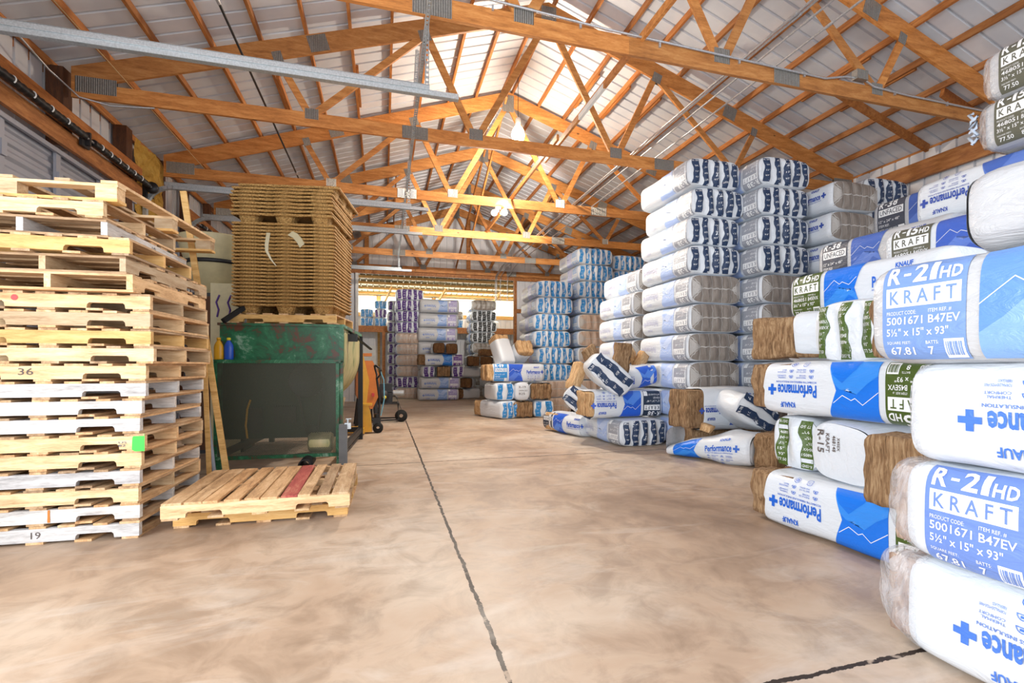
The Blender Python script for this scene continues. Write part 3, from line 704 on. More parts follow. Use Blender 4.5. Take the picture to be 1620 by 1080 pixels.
# pressed-wood pallets nested in two blocks on the machine
def make_pressed():
    b = MB(); W, D, t_ = 1.17, 1.0, .02; h = .1; n = 12
    def rr(cx, cy, r, z): return [(cx + r*(abs(math.cos(a))**.6)*math.copysign(1, math.cos(a)), cy + r*(abs(math.sin(a))**.6)*math.copysign(1, math.sin(a)), z) for a in [2*PI*(q+.5)/n for q in range(n)]]
    xs = (-W/2+.16, 0, W/2-.16); ys = (-D/2+.15, 0, D/2-.15)
    for cx, hx in zip(xs, ((-W/2, -.21), (-.21, .21), (.21, W/2))):
        for cy, hy in zip(ys, ((-D/2, -.18), (-.18, .18), (.18, D/2))):
            # deck tile with a cup in it
            a = [math.atan2(math.sin(2*PI*(q+.5)/n), math.cos(2*PI*(q+.5)/n)) for q in range(n)]
            def edge(ang, z):
                dx, dy = math.cos(ang), math.sin(ang); k = 9
                for lim, d in ((hx[1]-cx, dx), (hx[0]-cx, dx), (hy[1]-cy, dy), (hy[0]-cy, dy)):
                    if abs(d) > 1e-6 and lim/d > 0: k = min(k, lim/d)
                return (cx + dx*k, cy + dy*k, z)
            crn = [(hx[1], hy[1]), (hx[0], hy[1]), (hx[0], hy[0]), (hx[1], hy[0])]
            angs = sorted([(math.atan2(y - cy, x - cx), x, y) for x, y in crn])
            outer = [(edge(q, 0)[0], edge(q, 0)[1], 0) for q in a]
            loops = [[(p[0], p[1], t_) for p in outer], rr(cx, cy, .135, t_), rr(cx, cy, .12, t_ - .02), rr(cx, cy, .085, -h + .004), ]
            vs = [p for L in loops for p in L]; fs = []
            for q in range(3):
                for j in range(n): fs.append((q*n+j, q*n+(j+1)%n, (q+1)*n+(j+1)%n, (q+1)*n+j))
            fs.append(tuple(range(3*n, 4*n))[::-1]); b.add(vs, fs, 0, False)
            for _, x, y in angs:                                             # fill tile corners
                best = sorted(range(n), key=lambda j: (outer[j][0]-x)**2 + (outer[j][1]-y)**2)[:2]
                b.add([(x, y, t_), (outer[best[0]][0], outer[best[0]][1], t_), (outer[best[1]][0], outer[best[1]][1], t_)], [(0, 1, 2)])
    # rim with a rounded lip and a rough lower edge
    rnd = random.Random(4); per = []
    k = 26
    for q in range(k): per.append((lerp(-W/2, W/2, q/k), -D/2))
    for q in range(k): per.append((W/2, lerp(-D/2, D/2, q/k)))
    for q in range(k): per.append((lerp(W/2, -W/2, q/k), D/2))
    for q in range(k): per.append((-W/2, lerp(D/2, -D/2, q/k)))
    m = len(per); vs = []
    for s, zz in ((1.0, t_), (1.008, t_-.004), (1.008, .002), (.985, -.008)):
        for (x, y) in per:
            j = rnd.uniform(-.003, .003); vs.append((x*s, y*s, zz + (j if zz < t_ else 0)))
    b.add(vs, [(r*m+j, r*m+(j+1)%m, (r+1)*m+(j+1)%m, (r+1)*m+j) for r in range(3) for j in range(m)])
    b.fixn = False
    return b.mesh('pressed_wood_pallet', M['pressed'])
pme = make_pressed()
MX, MY, MROT = -1.10, 6.70, math.radians(-8)
place_pallet('c', (MX - .0, MY - .02, 1.71), MROT, 'yellow wooden pallet on top of the green machine carrying the pressed wood pallets', 'pallet on the machine')
def pressed(z, dx, dy, rz, lb, grp, tilt=0):
    o = bpy.data.objects.new('pressed_wood_pallet', pme); C.objects.link(o); o.location = (MX + dx, MY + dy, z); o.rotation_euler = (tilt, 0, rz)
    return tag(o, lb, 'pallet', grp)
z0 = 1.832 + .096; rnd = random.Random(3)
for k in range(24):
    lb = 'pressed wood pallet, %s from the bottom of the lower nested block' % (ordn[k] if k < 20 else ('twenty-first', 'twenty-second', 'twenty-third', 'twenty-fourth')[k-20])
    if k == 0: lb = 'bottom pressed wood pallet of the lower block, its feet on the yellow pallet'
    if k == 23: lb = 'topmost pressed wood pallet of the lower nested block'
    pressed(z0 + .0425*k, rnd.uniform(-.006, .006), rnd.uniform(-.006, .006), MROT + rnd.uniform(-.006, .006), lb, 'pressed wood pallets in the lower block')
z1 = z0 + .0425*23 + .02 + .096
for k in range(9):
    lb = 'pressed wood pallet, %s from the bottom of the upper nested block' % ordn[k]
    if k == 0: lb = 'bottom pressed wood pallet of the upper block, its feet showing'
    if k == 8: lb = 'topmost pressed wood pallet of all, shifted to the right'
    pressed(z1 + .044*k, (.0 if k < 8 else .07) + rnd.uniform(-.012, .012), rnd.uniform(-.012, .012), MROT - .03 + rnd.uniform(-.01, .01), lb, 'pressed wood pallets in the upper block')
# tape left on the front of the lower block
def front_pt(u, z, off=.006):
    c, s = math.cos(MROT), math.sin(MROT); lx, ly = u, -.5*1.008 - off
    return (MX + c*lx - s*ly, MY + s*lx + c*ly, z)
b = MB(); P = [(-.17, 2.80), (-.19, 2.66), (-.19, 2.58), (-.14, 2.48), (-.08, 2.40)]; w = [.045, .045, .035, .02, .008]
vs = []
for (u, z), q in zip(P, w): vs += [front_pt(u - q/2, z), front_pt(u + q/2, z)]
b.add(vs, [(2*j, 2*j+1, 2*j+3, 2*j+2) for j in range(len(P)-1)]); b.fixn = False; tag(b.build('tape_strip', M['tape']), 'torn clear tape hanging down the front of the pressed pallets', 'tape', 'tape strips')
b = MB(); P = [(.06, 2.81), (.12, 2.78), (.17, 2.72), (.20, 2.66)]; vs = []
for (u, z) in P: vs += [front_pt(u - .01, z - .03), front_pt(u + .045, z + .02)]
b.add(vs, [(2*j, 2*j+1, 2*j+3, 2*j+2) for j in range(len(P)-1)]); b.fixn = False; tag(b.build('tape_strip', M['tape']), 'short wide piece of tape on the right front of the pressed pallets', 'tape', 'tape strips')
# ================================================================== green mixing machine
mt = thing('mixing_machine', 'big worn green mixing machine with a steel mesh guard, under the pressed wood pallets', 'machine', (-1.18, 6.02, 0), math.radians(-4))
HW = .70
b = MB(); b.box((0, .16, 1.46), (2*HW-.02, .02, .46)); b.box((0, .16, 1.69), (2*HW+.02, .06, .03)); b.box((HW-.03, .15, 1.46), (.05, .05, .46)); b.build('end_panel', M['green'], mt)
b = MB(); b.box((0, .17, .78), (2*HW-.06, .02, .9)); b.build('inner_plate', M['darkgreen'], mt)
b = MB(); prof = []; R = .66; zc = 1.34
prof.append((-R, 1.68))
for q in range(25): prof.append((-R*math.cos(q*PI/24), zc - .70*math.sin(q*PI/24)))
prof.append((R, 1.68)); n = len(prof)
vs = [(x, y, z) for y in (.19, 2.1) for x, z in prof]; b.add(vs, [(j, j+1, n+j+1, n+j) for j in range(n-1)], 0, True)
b.add([(x, 2.1, z) for x, z in prof], [tuple(range(n))]); b.fixn = False; tro = b.build('trough', M['trough'], mt)
b = MB(); b.box((R+.01, 1.15, 1.69), (.05, 1.95, .04)); b.box((-R-.01, 1.15, 1.69), (.05, 1.95, .04)); b.box((0, 2.1, 1.69), (1.4, .05, .04)); b.build('rim', M['green'], mt)
for x, y in ((-HW+.03, .06), (HW-.035, .06), (-HW+.03, 2.08), (HW-.03, 2.08)):
    b = MB(); b.box((x, y, .84 if y > 1 else .62), (.07, .06, 1.68 if y > 1 else 1.24)); b.build('leg', M['green'] if y < 1 else M['darksteel'], mt)
b = MB()
for x in (-HW+.03, HW-.03): b.box((x, 1.07, .16), (.05, 2.0, .08))
b.box((0, 2.08, .16), (1.3, .05, .08)); b.box((HW-.06, 1.07, .05), (.04, 2.0, .03)); b.build('base_rail', M['darksteel'], mt)
# guard cage
g = MB()
for zz in (.14, 1.25): g.box((0, -.01, zz), (2*HW-.03, .035, .04))
for xx in (-HW+.03, HW-.05): g.box((xx, -.01, .7), (.035, .035, 1.1))
g.box((0, .07, 1.262), (2*HW-.02, .19, .014))
gf = g.build('guard_frame', M['green'], mt)
b = MB(); b.add([(-HW+.04, -.02, .15), (HW-.06, -.02, .15), (HW-.06, -.02, 1.245), (-HW+.04, -.02, 1.245)], [(0,1,2,3)]); b.build('mesh_screen', M['guard'], gf)
# drive behind the guard
RX90 = Matrix.Rotation(PI/2, 3, 'X')
b = MB(); b.lathe([(0,-.02),(.19,-.02),(.2,-.03),(.2,.03),(.19,.02),(0,.02)], (.28, .09, 1.02), 28, 0, RX90); b.build('large_pulley', M['darksteel'], mt)
b = MB(); b.lathe([(0,-.02),(.07,-.02),(.07,.02),(0,.02)], (.34, .09, .42), 20, 0, RX90); b.build('small_pulley', M['darksteel'], mt)
b = MB(); b.tube([(.28-.2, .09, 1.02), (.20, .09, .8), (.27, .09, .42), (.34, .09, .34), (.41, .09, .42), (.47, .09, .9), (.48, .09, 1.02), (.42, .09, 1.17), (.28, .09, 1.22), (.13, .09, 1.16), (.08, .09, 1.02)], .014, 8); b.build('drive_belt', M['black'], mt)
b = MB(); b.lathe([(0,-.14),(.10,-.14),(.12,-.11),(.12,.1),(.1,.13),(0,.13)], (.45, .09, .28), 24, 0, Matrix.Rotation(PI/2, 3, 'Y')); b.box((.45,.09,.15), (.2,.14,.03)); b.build('motor', M['trough'], mt)
b = MB(); b.box((-.28, .10, .55), (.14, .05, .3)); b.box((.04, .1, .62), (.24, .04, .2)); b.build('gearbox_cover', M['darksteel'], mt)
b = MB(); b.tube([(-.36,.05,.35),(-.38,.06,.5),(-.36,.05,.7),(-.33,.06,.8)], .012, 8); b.build('hose', M['yellow'], mt)
b = MB(); b.beam((HW-.02, .75, 1.66), (HW+.24, 1.0, 1.43), .05, .014); b.box((HW+.02, .8, 1.58), (.12, .08, .1)); b.build('lever', M['black'], mt)
b = MB(); b.lathe([(.055,-.12),(.07,-.12),(.07,.3),(.055,.3),(.055,-.12)], (.32, .05, .075), 22, 0, RX90); tag(b.build('loose_pipe', M['darksteel']), 'short steel pipe lying on the floor under the mesh guard', 'pipe')
o = bpy.data.objects['loose_pipe']; o.location = (-1.18, 5.95, 0)
# bottles on the ledge
def bottle(x, y, z, body, cap, lb):
    t = thing('motor_oil_bottle', lb, 'bottle', (x, y, z), 0, 'bottles on the machine ledge')
    b = MB(); vs = []; n = 16; prof = [(.0,0),(.046,0),(.05,.01),(.05,.14),(.045,.17),(.03,.2),(.018,.215),(.018,.225)]
    b.lathe(prof, (0,0,0), n); b.v = [(p[0], p[1]*.62, p[2]) for p in b.v]; b.build('body', M[body], t)
    b = MB(); b.lathe([(0,.225),(.021,.225),(.021,.25),(.018,.255),(0,.255)], (0,0,0), n); b.build('cap', M[cap], t)
    return t
bottle(Xat(346, 6.12), 6.12, 1.27, 'yellow', 'yellow', 'yellow plastic bottle on the ledge of the green machine')
bottle(Xat(362, 6.12), 6.12, 1.27, 'bluep', 'capy', 'blue plastic bottle with a yellow cap on the ledge of the green machine')
# boards and pipe leaning by the pallet stack
def stick(name, a, c, w, h, mat, lb, cat): 
    b = MB(); b.beam(a, c, w, h, (0, 1, 0)); return tag(b.build(name, M[mat]), lb, cat)
stick('wooden_lath', (Xat(361, 5.25), 5.25, .02), (Xat(290, 5.35), 5.35, 2.93), .055, .02, 'yellowwood', 'long thin wooden board leaning beside the tall pallet stack', 'board')
stick('wooden_lath', (Xat(332, 5.2), 5.2, .0), (Xat(322, 5.2), 5.2, 1.5), .04, .02, 'yellowwood', 'narrow wooden lath standing against the right side of the pallet stack', 'board')
b = MB(); b.tube([(Xat(341, 5.28), 5.28, .0), (Xat(325, 5.22), 5.22, .9), (Xat(321, 5.2), 5.2, 1.35)], .02, 12); tag(b.build('grey_pipe', M['pipe']), 'grey plastic pipe leaning between the pallet stack and the green machine', 'pipe')
t = thing('grey_post', 'short grey timber post standing at the front right corner of the green machine', 'post', (Xat(543, 5.78), 5.78, 0))
b = MB(); b.box((0,0,.26), (.09,.09,.52)); b.build('post', M['stone'], t)
b = MB(); b.box((.05,-.0,.5), (.07,.05,.07)); b.tube([(.05,0,.5),(.05,0,.58)], .012, 8); b.tube([(.03,0,.58),(.09,0,.58)], .008, 8); b.build('clamp', M['galv'], t)
def carton(loc, d, rz, lb, mat='cardboard'):
    t = thing('cardboard_box', lb, 'box', loc, rz)
    b = MB(); b.box((0,0,d[2]/2), d); b.build('carton', M[mat], t); b = MB(); b.box((d[0]*.18,-d[1]/2-.001,d[2]*.45), (.05,.002,.08)); b.build('paper_label', M['whitepaint'], t); return t
carton((-.78, 6.95, .0), (.34,.3,.52), .2, 'brown carton standing under the green trough')
b = MB(); b.beam((-.72, 6.6, .02), (-.55, 6.75, .78), .1, .03, (0,1,0)); tag(b.build('scrap_board', M['pallet']), 'scrap board leaning under the green trough', 'board')
b = MB(); pts = []; n = 14
for a in range(n):
    for c in range(n):
        u, v = a/(n-1), c/(n-1); e = min(u, 1-u, v, 1-v)
        pts.append((lerp(-.95, -.62, u) + .02*math.sin(v*9), lerp(5.28, 5.6, v) + .02*math.sin(u*8), .004 + min(1, e*5)*(.045 + .03*math.sin(u*13+v*7)*math.cos(v*15))))
b.add(pts, [(a*n+c, a*n+c+1, (a+1)*n+c+1, (a+1)*n+c) for a in range(n-1) for c in range(n-1)], 0, True); b.fixn = False
tag(b.build('plastic_sheet', M['clearfilm']), 'crumpled clear plastic sheet on the floor behind the two floor pallets', 'plastic sheet')
# hopper and cabinet behind the stack
t = thing('steel_cabinet', 'dark cabinet standing behind the pallet stack under the cream hopper', 'cabinet', (-2.25, 7.6, 0))
b = MB(); b.box((0,0,1.1), (.72,.6,2.2)); b.build('body', M['darksteel'], t); b = MB(); b.box((.0,-.305,1.1), (.66,.012,2.1)); b.build('door', M['post'], t)
b = MB(); b.box((.27,-.32,1.15), (.02,.025,.16)); b.build('handle', M['galv'], [c for c in t.children if c.name.startswith('door')][0])
t = thing('feed_hopper', 'cream plastic cone hopper behind the pallet stack with a dark band round it', 'hopper', (-2.28, 7.55, 2.2))
b = MB(); b.lathe([(.24,0),(.26,.0),(.47,.70),(.49,.76),(.49,.78),(.455,.78),(.44,.7),(.23,.02)], (0,0,0), 40); b.build('cone', M['cream'], t)
b = MB(); b.lathe([(.39,.40),(.402,.40),(.413,.45),(.402,.45)], (0,0,0), 40); b.build('band', M['darksteel'], t)
b = MB(); b.box((.36,-.3,.3), (.05,.03,.3), Matrix.Rotation(-.3,3,'Z')); b.build('bracket', M['black'], t)
t = thing('white_panel', 'white marked panel standing between the cream hopper and the pressed pallets', 'panel', (-2.08, 7.15, 0))
b = MB(); b.box((0,.05,1.16), (.36,.02,2.32)); b.build('sheet', M['cream'], t)
for q, x in enumerate((-.1, .04)):
    b = MB(); b.tube([(x,.036,1.86),(x+.02,.036,1.96),(x-.01,.036,2.06),(x+.03,.036,2.16)], .012, 8); b.build('purple_scrawl', M['stripe_purple'], t)
b = MB(); b.beam((-1.80, 6.15, 1.72), (-1.62, 6.35, 1.92), .06, .05); tag(b.build('rubber_block', M['rubber']), 'black rubber strut lying at the left end of the green machine top', 'strut')
b = MB(); b.lathe([(0,0),(.05,0),(.055,.02),(.052,.02),(.06,.12),(.065,.12),(.065,.135),(0,.135)], (0,0,0), 20); o = b.build('plastic_cup', M['green']); o.location = (Xat(297, 4.95), 4.95, z + .0); tag(o, 'small dark green plastic cup lying on the loose pallets', 'cup')
o.location = (-1.86, 4.75, 2.063)
# ================================================================== orange drum, pallet jack and engine
t = thing('drum_mixer', 'orange faceted drum machine standing behind the green machine', 'machine', (-.33, 10.0, 0), math.radians(6))
b = MB(); oc = [(.24*math.cos(PI/8+q*PI/4), .82 + .52*math.sin(PI/8+q*PI/4)) for q in range(8)]; b.prism(oc, 'y', -.24, .24); b.build('drum', M['orange'], t)
b = MB(); b.prism([(-.16,.2),(-.05,.3),(.02,.9),(-.1,1.45),(-.2,1.45),(-.1,.92)], 'y', -.33, -.26); b.build('side_frame', M['jackyellow'], t)
b = MB(); b.box((-.05,-.1,1.42), (.26,.24,.06)); b.build('hatch', M['orange'], t)
b = MB(); b.box((.1,-.25,.62),(.05,.03,.07)); b.build('reflector', M['redpaint'], t)
for x in (-.22,.2):
    for y in (-.2,.2):
        b = MB(); b.beam((x,y,0),(x*.7,y,.6),.06,.06,(0,1,0)); b.build('leg', M['black'], t)
t = thing('pallet_jack', 'yellow pallet jack with an upright black handle beside the green machine', 'pallet jack', (-.12, 8.75, 0))
b = MB(); b.prism([(-.30,.03),(-.08,.03),(-.10,.30),(-.14,.50),(-.26,.50),(-.30,.3)], 'y', -.10, .10); b.box((-.19,0,.51),(.22,.3,.03)); b.build('body', M['jackyellow'], t)
for s in (-1,1):
    b = MB(); b.box((-.75,.19*s,.07),(1.0,.15,.05)); b.box((-.24,.19*s,.07),(.08,.15,.09)); b.box((-1.2,.19*s,.04),(.1,.06,.08)); b.build('fork', M['jackyellow'], t)
    b = MB(); b.lathe([(.03,-.025),(.09,-.025),(.09,.025),(.03,.025)], (.02,.05*s,.09), 24, 0, RX90); b.build('wheel', M['rubber'], t)
b = MB(); b.box((.0,0,.21),(.14,.14,.13)); b.tube([(0,0,.2),(0,0,.34)], .05, 14); b.build('pump', M['black'], t)
b = MB(); b.tube([(.03,0,.25),(.05,0,.6),(.0,0,.98)], .022, 10); b.build('handle', M['black'], t); h = t.children[-1]
b = MB(); b.tube([(0,0,.96),(.06,-.06,1.04),(.05,-.09,1.16),(-.02,-.05,1.20),(-.04,.05,1.20),(-.03,.09,1.14),(.0,.05,1.04),(0,0,.96)], .017, 8); b.build('grip', M['black'], h)
b = MB(); b.tube([(.07,.04,.3),(.13,.06,.6),(.12,.06,.95),(.06,.04,1.1)], .01, 8); b.build('hose', M['dirtyblue'], t)
t = thing('engine_unit', 'small engine on a dark frame behind the pallet jack, with a yellow cap', 'engine', (-.0, 10.4, 0))
b = MB()
for s in (-1,1): b.tube([(-.25,.2*s,.06),(.3,.2*s,.06),(.3,.2*s,.4),(-.25,.2*s,.4),(-.25,.2*s,.06)], .018, 8)
for x in (-.25,.3): b.tube([(x,-.2,.4),(x,.2,.4)], .018, 8); b.tube([(x,-.2,.06),(x,.2,.06)], .018, 8)
b.build('frame', M['darksteel'], t)
b = MB(); b.box((0,0,.52),(.36,.3,.22)); b.lathe([(0,-.04),(.13,-.04),(.13,.04),(0,.04)],(-.02,-.17,.56),24,0,RX90); b.build('engine_block', M['darksteel'], t)
b = MB(); b.lathe([(0,-.02),(.035,-.02),(.035,.02),(0,.02)],(.02,-.215,.54),16,0,RX90); b.build('yellow_cap', M['capy'], t)
b = MB(); b.box((0,0,.73),(.34,.28,.18)); b.build('fuel_tank', M['black'], t)
b = MB(); b.tube([(.2,-.05,.62),(.42,-.08,.62)], .06, 14); b.build('muffler', M['galv'], t)
b = MB(); b.lathe([(.04,-.03),(.13,-.03),(.13,.03),(.04,.03)],(.36,-.1,.13),24,0,RX90); b.build('wheel', M['rubber'], t)
# ================================================================== insulation bags
def tightglyphs(txt, bold=.028, gap=.16):      # condensed bold setting: letters packed with equal gaps
    key = (txt, 'tight')
    if key in GL: return GL[key]
    V, Fc, x = [], [], 0.
    for ch in txt:
        vs, fs = glyphs(ch, bold)
        w, y0, y1 = {'-': (.42, .38, .52), '1': (.36, 0, 1)}.get(ch, (.78, 0, 1))
        o = len(V); V += [(x + p*w, lerp(y0, y1, q)) for p, q in vs]; Fc += [tuple(i + o for i in f) for f in fs]; x += w + gap
    x -= gap; GL[key] = ([(p/x, q) for p, q in V], Fc); return GL[key]
class Sec:                                        # cross-section: rounded rectangle, arc length measured from the middle of the front (-y) side
    def __init__(s, W, H, n=4.2):
        s.W, s.H, s.n = W, H, n; N = 480; s.p = []
        for q in range(N+1):
            a = PI - 2*PI*q/N                    # start at -y, go up over the top
            c, d = math.cos(a), math.sin(a)
            s.p.append((W/2*math.copysign(abs(c)**(2/n), c), H/2*math.copysign(abs(d)**(2/n), d)))
        s.l = [0]
        for q in range(N): s.l.append(s.l[-1] + math.dist(s.p[q], s.p[q+1]))
        s.per = s.l[-1]
    def at(s, v):
        v %= s.per; lo, hi = 0, len(s.l) - 1
        while hi - lo > 1:
            m = (lo + hi)//2
            if s.l[m] <= v: lo = m
            else: hi = m
        t = (v - s.l[lo])/(s.l[hi] - s.l[lo]); a, b = s.p[lo], s.p[hi]
        return (lerp(a[0], b[0], t), lerp(a[1], b[1], t))
def tess(vs, fs, du, dv):
    bm = bmesh.new(); V = [bm.verts.new((x, y, 0)) for x, y in vs]
    for f in fs:
        try: bm.faces.new([V[i] for i in f])
        except ValueError: pass
    bmesh.ops.triangulate(bm, faces=[f for f in bm.faces if len(f.verts) > 4])
    x0, x1 = min(p[0] for p in vs), max(p[0] for p in vs); y0, y1 = min(p[1] for p in vs), max(p[1] for p in vs)
    for ax, lo, hi, d in ((0, x0, x1, du), (1, y0, y1, dv)):
        k = math.floor(lo/d) + 1
        while k*d < hi - 1e-6:
            co = (k*d, 0, 0) if ax == 0 else (0, k*d, 0); no = (1, 0, 0) if ax == 0 else (0, 1, 0)
            bmesh.ops.bisect_plane(bm, geom=bm.verts[:] + bm.edges[:] + bm.faces[:], dist=1e-6, plane_co=co, plane_no=no); k += 1
    bmesh.ops.triangulate(bm, faces=[f for f in bm.faces if len(f.verts) > 4])
    bm.verts.index_update()
    r = [(v.co.x, v.co.y) for v in bm.verts], [tuple(v.index for v in f.verts) for f in bm.faces]
    bm.free(); return r
class Bag:
    def __init__(s, L, W, H, seed=0, bul=.03, n=4.8, sh=.07, amp=.006, taper=1.):
        s.L, s.W, s.H, s.bul, s.sh, s.amp = L, W, H, bul, sh, amp; s.sec = Sec(W, H, n); s.seed = seed; s.taper = taper
    def k(s, u):
        t = max(0, (abs(u) - (s.L/2 - s.sh))/s.sh); return 1 - .07*min(t, 1)**2.4
    def P(s, u, v, off=0.):
        y, z = s.sec.at(v); k = s.k(u); v = (v + s.sec.per/2) % s.sec.per - s.sec.per/2
        q = s.amp*(math.sin(u*5.3 + s.seed) * math.sin(v*7.1 + s.seed*2) + .6*math.sin(u*13 + v*5 + s.seed)*math.sin(v*3))
        fy = k + (q + off)/(.5*s.W); fz = k + (q + off)/(.5*s.H)
        tp = lerp(s.taper, 1, min(1, max(0, (u + s.L/2)/(s.L*.75))))
        return (u, y*fy, (z*fz + s.H/2)*tp)
    def cap(s, y, z, off=0., cor=0., ws=.2):       # end surface at +x
        r = (abs(2*y/(s.W*.93))**4 + abs(2*z/(s.H*.93))**4)
        return (s.L/2 + s.bul*max(0, 1 - r)**.8 + cor*math.sin(2*PI*y/ws + 1.2)*max(0, 1 - r) + cor*.5*math.sin(y*31 + z*9 + s.seed)*max(0, 1-r) + off, y, z + s.H/2)
def bag_body(b, B, near='none', far='cap', nu=26, nv=60, ragged=0.):
    us = [-B.L/2, -B.L/2+.012, -B.L/2+.03, -B.L/2+.06] + [lerp(-B.L/2+.1, B.L/2-.1, q/(nu-9)) for q in range(nu-8)] + [B.L/2-.06, B.L/2-.03, B.L/2-.012, B.L/2]
    vs = []; n = len(us)
    for i, u in enumerate(us):
        for j in range(nv):
            v = B.sec.per*j/nv; uu = u
            if ragged and i < 5: uu = u + ragged*(.5 + .5*math.sin(v*4 + B.seed*3) * math.sin(v*9))*(5 - i)/5
            vs.append(B.P(uu, v))
    b.add(vs, [(i*nv+j, i*nv+(j+1)%nv, (i+1)*nv+(j+1)%nv, (i+1)*nv+j) for i in range(n-1) for j in range(nv)], 0, True)
    if far == 'cap': cap_mesh(b, B, 0, -1)
def cap_mesh(b, B, mat, sgn=1, cor=0., ws=.2, nv=60, nr=9):
    vs = []
    for r in range(nr):
        f = 1 - r/(nr)
        for j in range(nv):
            _, y, z = B.P(B.L/2, B.sec.per*j/nv); z -= B.H/2
            p = B.cap(y*f, z*f, 0, cor, ws); vs.append((sgn*p[0], p[1], p[2]))
    p = B.cap(0, 0, 0, cor, ws); vs.append((sgn*p[0], p[1], p[2]))
    fs = [(r*nv+j, r*nv+(j+1)%nv, (r+1)*nv+(j+1)%nv, (r+1)*nv+j) for r in range(nr-1) for j in range(nv)] + [((nr-1)*nv+j, (nr-1)*nv+(j+1)%nv, nr*nv) for j in range(nv)]
    b.add(vs, fs, mat, True)
INFO = {'R15': ('R-15', 'HD', 'KRAFT', '468051', 'B45EVX', '3½" x 15" x 93"', '77.50', '8'), 'R21': ('R-21', 'HD', 'KRAFT', '5001671', 'B47EV', '5½" x 15" x 93"', '67.81', '7'),
        'R38': ('R-38', '', 'KRAFT', '', '', '12" x 24" x 48"', '', ''), 'R38U': ('R-38', '', 'UNFACED', '', '', '12" x 24" x 48"', '', ''),
        'R19': ('R-19', '', 'UNFACED', '', '', '6¼" x 15" x 93"', '', ''), 'R13': ('R-13', '', 'KRAFT', '', '', '3½" x 15" x 93"', '', '')}
WORDS = ['REDUCES\nNOISE', 'THERMAL\nCOMFORT', 'EASY TO CUT\nAND INSTALL', 'FORMALDEHYDE-FREE\nFIBERGLASS']
def printing(b, B, info, flip, lod, m, dx=0.):     # m: material slots block, blue, mount, line, txt, white
    sg = -1 if flip else 1
    def put(vs, fs, mat, layer, du=.11, dv=.024):
        vs, fs = tess(vs, fs, du, dv)
        vs2 = [B.P(sg*(x - B.L/2), sg*y, .0035 + .0012*layer) for x, y in vs]
        b.add(vs2, fs, mat, True)
    def rect(x0, y0, x1, y1, mat, layer): put([(x0, y0), (x1, y0), (x1, y1), (x0, y1)], [(0, 1, 2, 3)], mat, layer)
    def poly(pts, mat, layer): put(pts, [tuple(range(len(pts)))], mat, layer)
    def text(t, x0, y0, x1, y1, mat, layer=3, bold=0., tight=False):
        vs, fs = tightglyphs(t) if tight else glyphs(t, bold); put([(lerp(x0, x1, x), lerp(y0, y1, y)) for x, y in vs], fs, mat, layer, .5, .024 if y1 - y0 > .03 else .5)
    a, hd, typ, code, item, dim, sq, bt = INFO[info]; d = dx; Hh = min(.21, B.H*.52)
    tp = .215
    bt_ = -.205
    if dx > -.25:
        # colour block
        rect(.03+d, bt_, .335+d, tp, m['block'], 0)
        text(a, .05+d, .115, (.235 if hd else .25)+d, .195, m['white'], 2, tight=True)
        if hd: text(hd, .245+d, .115, .32+d, .165, m['white'], 2, tight=True)
        rect(.047+d, .02, .32+d, .1, m['white'], 1); text(' '.join(typ) if len(typ) < 6 else typ, .062+d, .032, .305+d, .088, m['block'], 2, .012)
        if lod > 0 and code:
            text('PRODUCT CODE:', .05+d, -.012, .165+d, .003, m['white'], 2); text(code, .05+d, -.052, .19+d, -.02, m['white'], 2, .01)
            text('ITEM REF. #', .21+d, -.012, .29+d, .003, m['white'], 2); text(item, .21+d, -.052, .318+d, -.02, m['white'], 2, .01)
            text(dim, .05+d, -.098, .28+d, -.067, m['white'], 2, .01)
            text('SQUARE FEET:', .05+d, -.132, .145+d, -.119, m['white'], 2); text(sq, .06+d, -.175, .155+d, -.142, m['white'], 2, .01)
            text('BATTS:', .2+d, -.132, .245+d, -.119, m['white'], 2); text(bt, .205+d, -.175, .225+d, -.142, m['white'], 2, .01)
            rect(.262+d, -.195, .328+d, -.115, m['white'], 1)
            for q in range(9): rect(.268+d+q*.006, -.18, .2705+d+q*.006+.0012*(q % 3), -.125, m['block'], 2)
        else:
            text(dim, .05+d, -.05, .28+d, -.02, m['white'], 2); 
            for q, (y0, w) in enumerate(((-.1, .12), (-.15, .2))): text(('ITEM REF.', 'BATTS SQUARE FEET')[q], .05+d, y0, .05+w+d, y0+.028, m['white'], 2)
            rect(.262+d, -.195, .328+d, -.115, m['white'], 1)
    # mountain panel, its right edge notched by the white arrow
    x0 = .375+d; x1 = .73+d
    poly([(x0, bt_), (x1-.01, bt_), (x1-.075, .0), (x1, tp), (x0, tp)], m['blue'], 0)
    poly([(x0, bt_+.002), (x1-.012, bt_+.002), (x1-.06, -.045), (x1-.1, -.01), (x1-.15, -.055), (x0+.14, .02), (x0+.07, -.05), (x0, -.1)], m['mount'], 1)
    poly([(x0+.12, bt_+.002), (x1-.012, bt_+.002), (x1-.055, -.1), (x1-.12, -.05), (x0+.14, -.14)], m['blue'], 2)
    zz = [(x0, .0), (x0+.10, .085), (x0+.15, .045), (x0+.175, .06), (x0+.235, .03), (x1-.055, .085)]
    poly([(x, y+.0025) for x, y in zz] + [(x, y-.0025) for x, y in zz[::-1]], m['line'], 2)
    # maker's name and slogan
    e = d + .0
    text('Performance', .80+e, -.028, 1.125+e, .062, m['txt'], 1, .03)
    rect(1.14+e, .0, 1.165+e, .026, m['txt'], 1); rect(1.165+e, -.026, 1.19+e, .055, m['txt'], 1); rect(1.19+e, .0, 1.215+e, .026, m['txt'], 1)
    text('KNAUF', .975+e, .10, 1.10+e, .14, m['txt'], 1, .03)
    text('ECOBATT® FIBERGLASS INSULATION', .80+e, -.052, 1.14+e, -.038, m['txt'], 1, .01)
